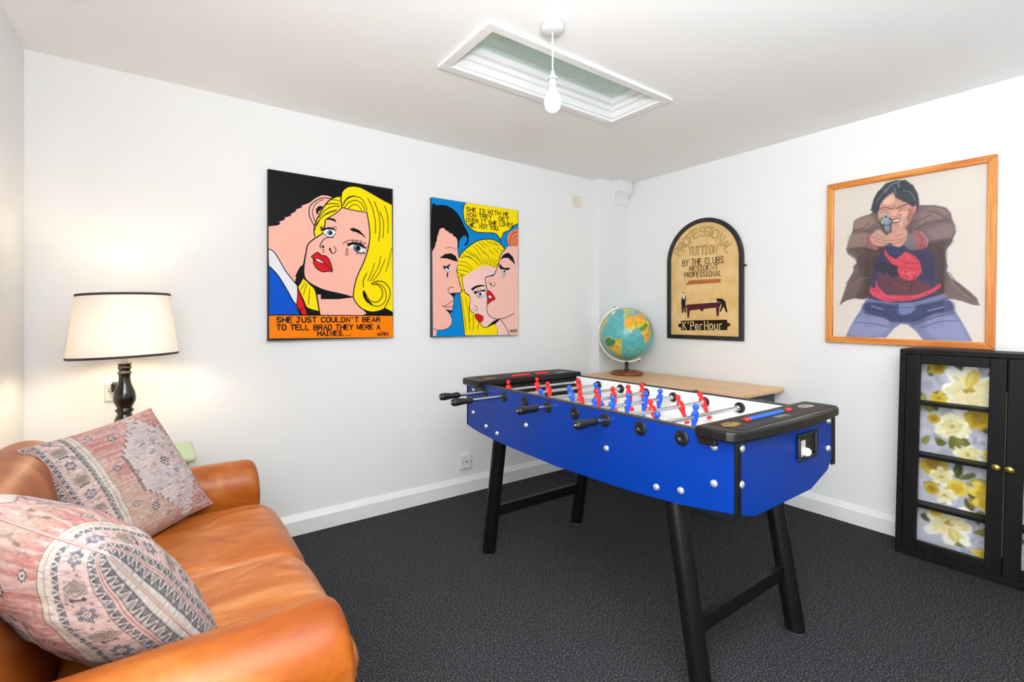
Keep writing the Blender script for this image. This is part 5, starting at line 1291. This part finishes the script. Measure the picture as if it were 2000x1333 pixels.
# ================================================================== side table and lamp
t = thing('side_table', 'pale green painted side table in the corner behind the sofa arm', 'table', (-3.35, -.27, 0))
GRN = mat('sage_paint', rgb(172, 196, 160), .4)
box(-3.585, -3.122, -.43, -.112, .585, .61).build('table_top', GRN, t, bevel=.012, seg=4)
box(-3.55, -3.157, -.405, -.137, .52, .585).build('apron', GRN, t, bevel=.003)
for x in (-3.54, -3.167):
    for y in (-.395, -.147): m = MB(); m.rod((x, y, 0), (x, y, .585), .013, .019, 14); m.build('leg', GRN, t)
lx, ly = -3.364, -.30
t = thing('table_lamp', 'lit table lamp with cream drum shade and turned black base on the green table', 'lamp', (lx, ly, .61))
EB = mat('black_lacquer', rgb(26, 24, 20), .16, coat=.4); EB2 = mat('worn_gilt', rgb(118, 96, 54), .4, .4)
b = MB().lathe([(.001, .61), (.07, .61), (.074, .616), (.072, .626), (.05, .636), (.035, .648), (.028, .662), (.034, .672), (.032, .682), (.022, .692), (.026, .715), (.034, .745), (.036, .765), (.03, .785), (.024, .795), (.0245, .803), (.031, .808), (.0315, .814), (.0255, .819), (.0255, .825), (.031, .835), (.0375, .85), (.0385, .866), (.0355, .886), (.028, .905), (.0215, .925), (.0195, .945), (.0205, .958), (.0235, .963), (.0235, .968), (.0195, .971), (.0195, .978), (.0225, .984), (.0225, .99), (.02, .994), (.0235, 1.001), (.0235, 1.006), (.001, 1.008)], (lx, ly, 0), 40).build('base', EB, t)
for z in (.9655, .987): MB().lathe([(.0238, z - .0016), (.0244, z), (.0238, z + .0016)], (lx, ly, 0), 32).build('gilt_ring', EB2, b)
MB().lathe([(.001, 1.007), (.012, 1.007), (.012, 1.06), (.014, 1.062), (.014, 1.075), (.001, 1.075)], (lx, ly, 0), 20).build('lamp_holder', WPL, t)
MB().lathe([(.001, 1.075), (.013, 1.08), (.02, 1.10), (.028, 1.125), (.026, 1.148), (.014, 1.163), (.001, 1.166)], (lx, ly, 0), 24).build('bulb', mat('lit_warm_bulb', (1, 1, 1, 1), .4, emit=(1.0, .80, .55, 1), es=66.0), t)
SHM = bpy.data.materials.new('cream_shade'); SHM.use_nodes = True
n = SHM.node_tree.nodes; l = SHM.node_tree.links; n.clear(); o_ = n.new('ShaderNodeOutputMaterial'); mx = n.new('ShaderNodeMixShader'); d_ = n.new('ShaderNodeBsdfDiffuse'); tr = n.new('ShaderNodeBsdfTranslucent')
d_.inputs[0].default_value = rgb(238, 232, 226); tr.inputs[0].default_value = rgb(252, 240, 226); mx.inputs[0].default_value = .075
l.new(d_.outputs[0], mx.inputs[1]); l.new(tr.outputs[0], mx.inputs[2]); l.new(mx.outputs[0], o_.inputs[0])
RV = Vector((.8077, -.5896, 0)); zb, zt_ = 1.036, 1.283; rb, rt_ = .183, .154
def shade_pt(r, z, k, n=96): 
    dx, dy = r * math.cos(2 * PI * k / n), r * math.sin(2 * PI * k / n)
    return (lx + dx, ly + dy, z +   .042 * (dx * RV.x + dy * RV.y))      # the shade sits a little crooked
m = MB(); m.loft([[shade_pt(rb + (rt_ - rb) * i / 8, zb + (zt_ - zb) * i / 8, k) for k in range(96)] for i in range(9)], 0, True, False); sh = m.build('lamp_shade', SHM, t)
TRM = mat('dark_trim', rgb(60, 48, 44), .6)
for r, z in ((rb, zb), (rt_, zt_)):
    m = MB(); m.loft([[shade_pt(r + dr, z + dz, k) for k in range(96)] for dr, dz in ((.0015, -.0045), (.0022, 0), (.0015, .0045), (-.0012, .0045), (-.0012, -.0045))], 0, True, False, True); m.build('trim', TRM, sh)
m = MB()
for k in range(3):
    a = shade_pt(rt_, zt_ - .012, k * 32); m.rod((lx, ly, 1.262), a, .0018, n=6)
m.rod((lx, ly, 1.07), (lx + .03, ly, 1.12), .0016, n=6); m.tube([(lx + .03, ly, 1.12), (lx + .036, ly, 1.17), (lx + .015, ly, 1.25), (lx, ly, 1.262)], .0016, 6); m.build('gimbal', mat('brass', rgb(190, 160, 90), .3, .9), sh)
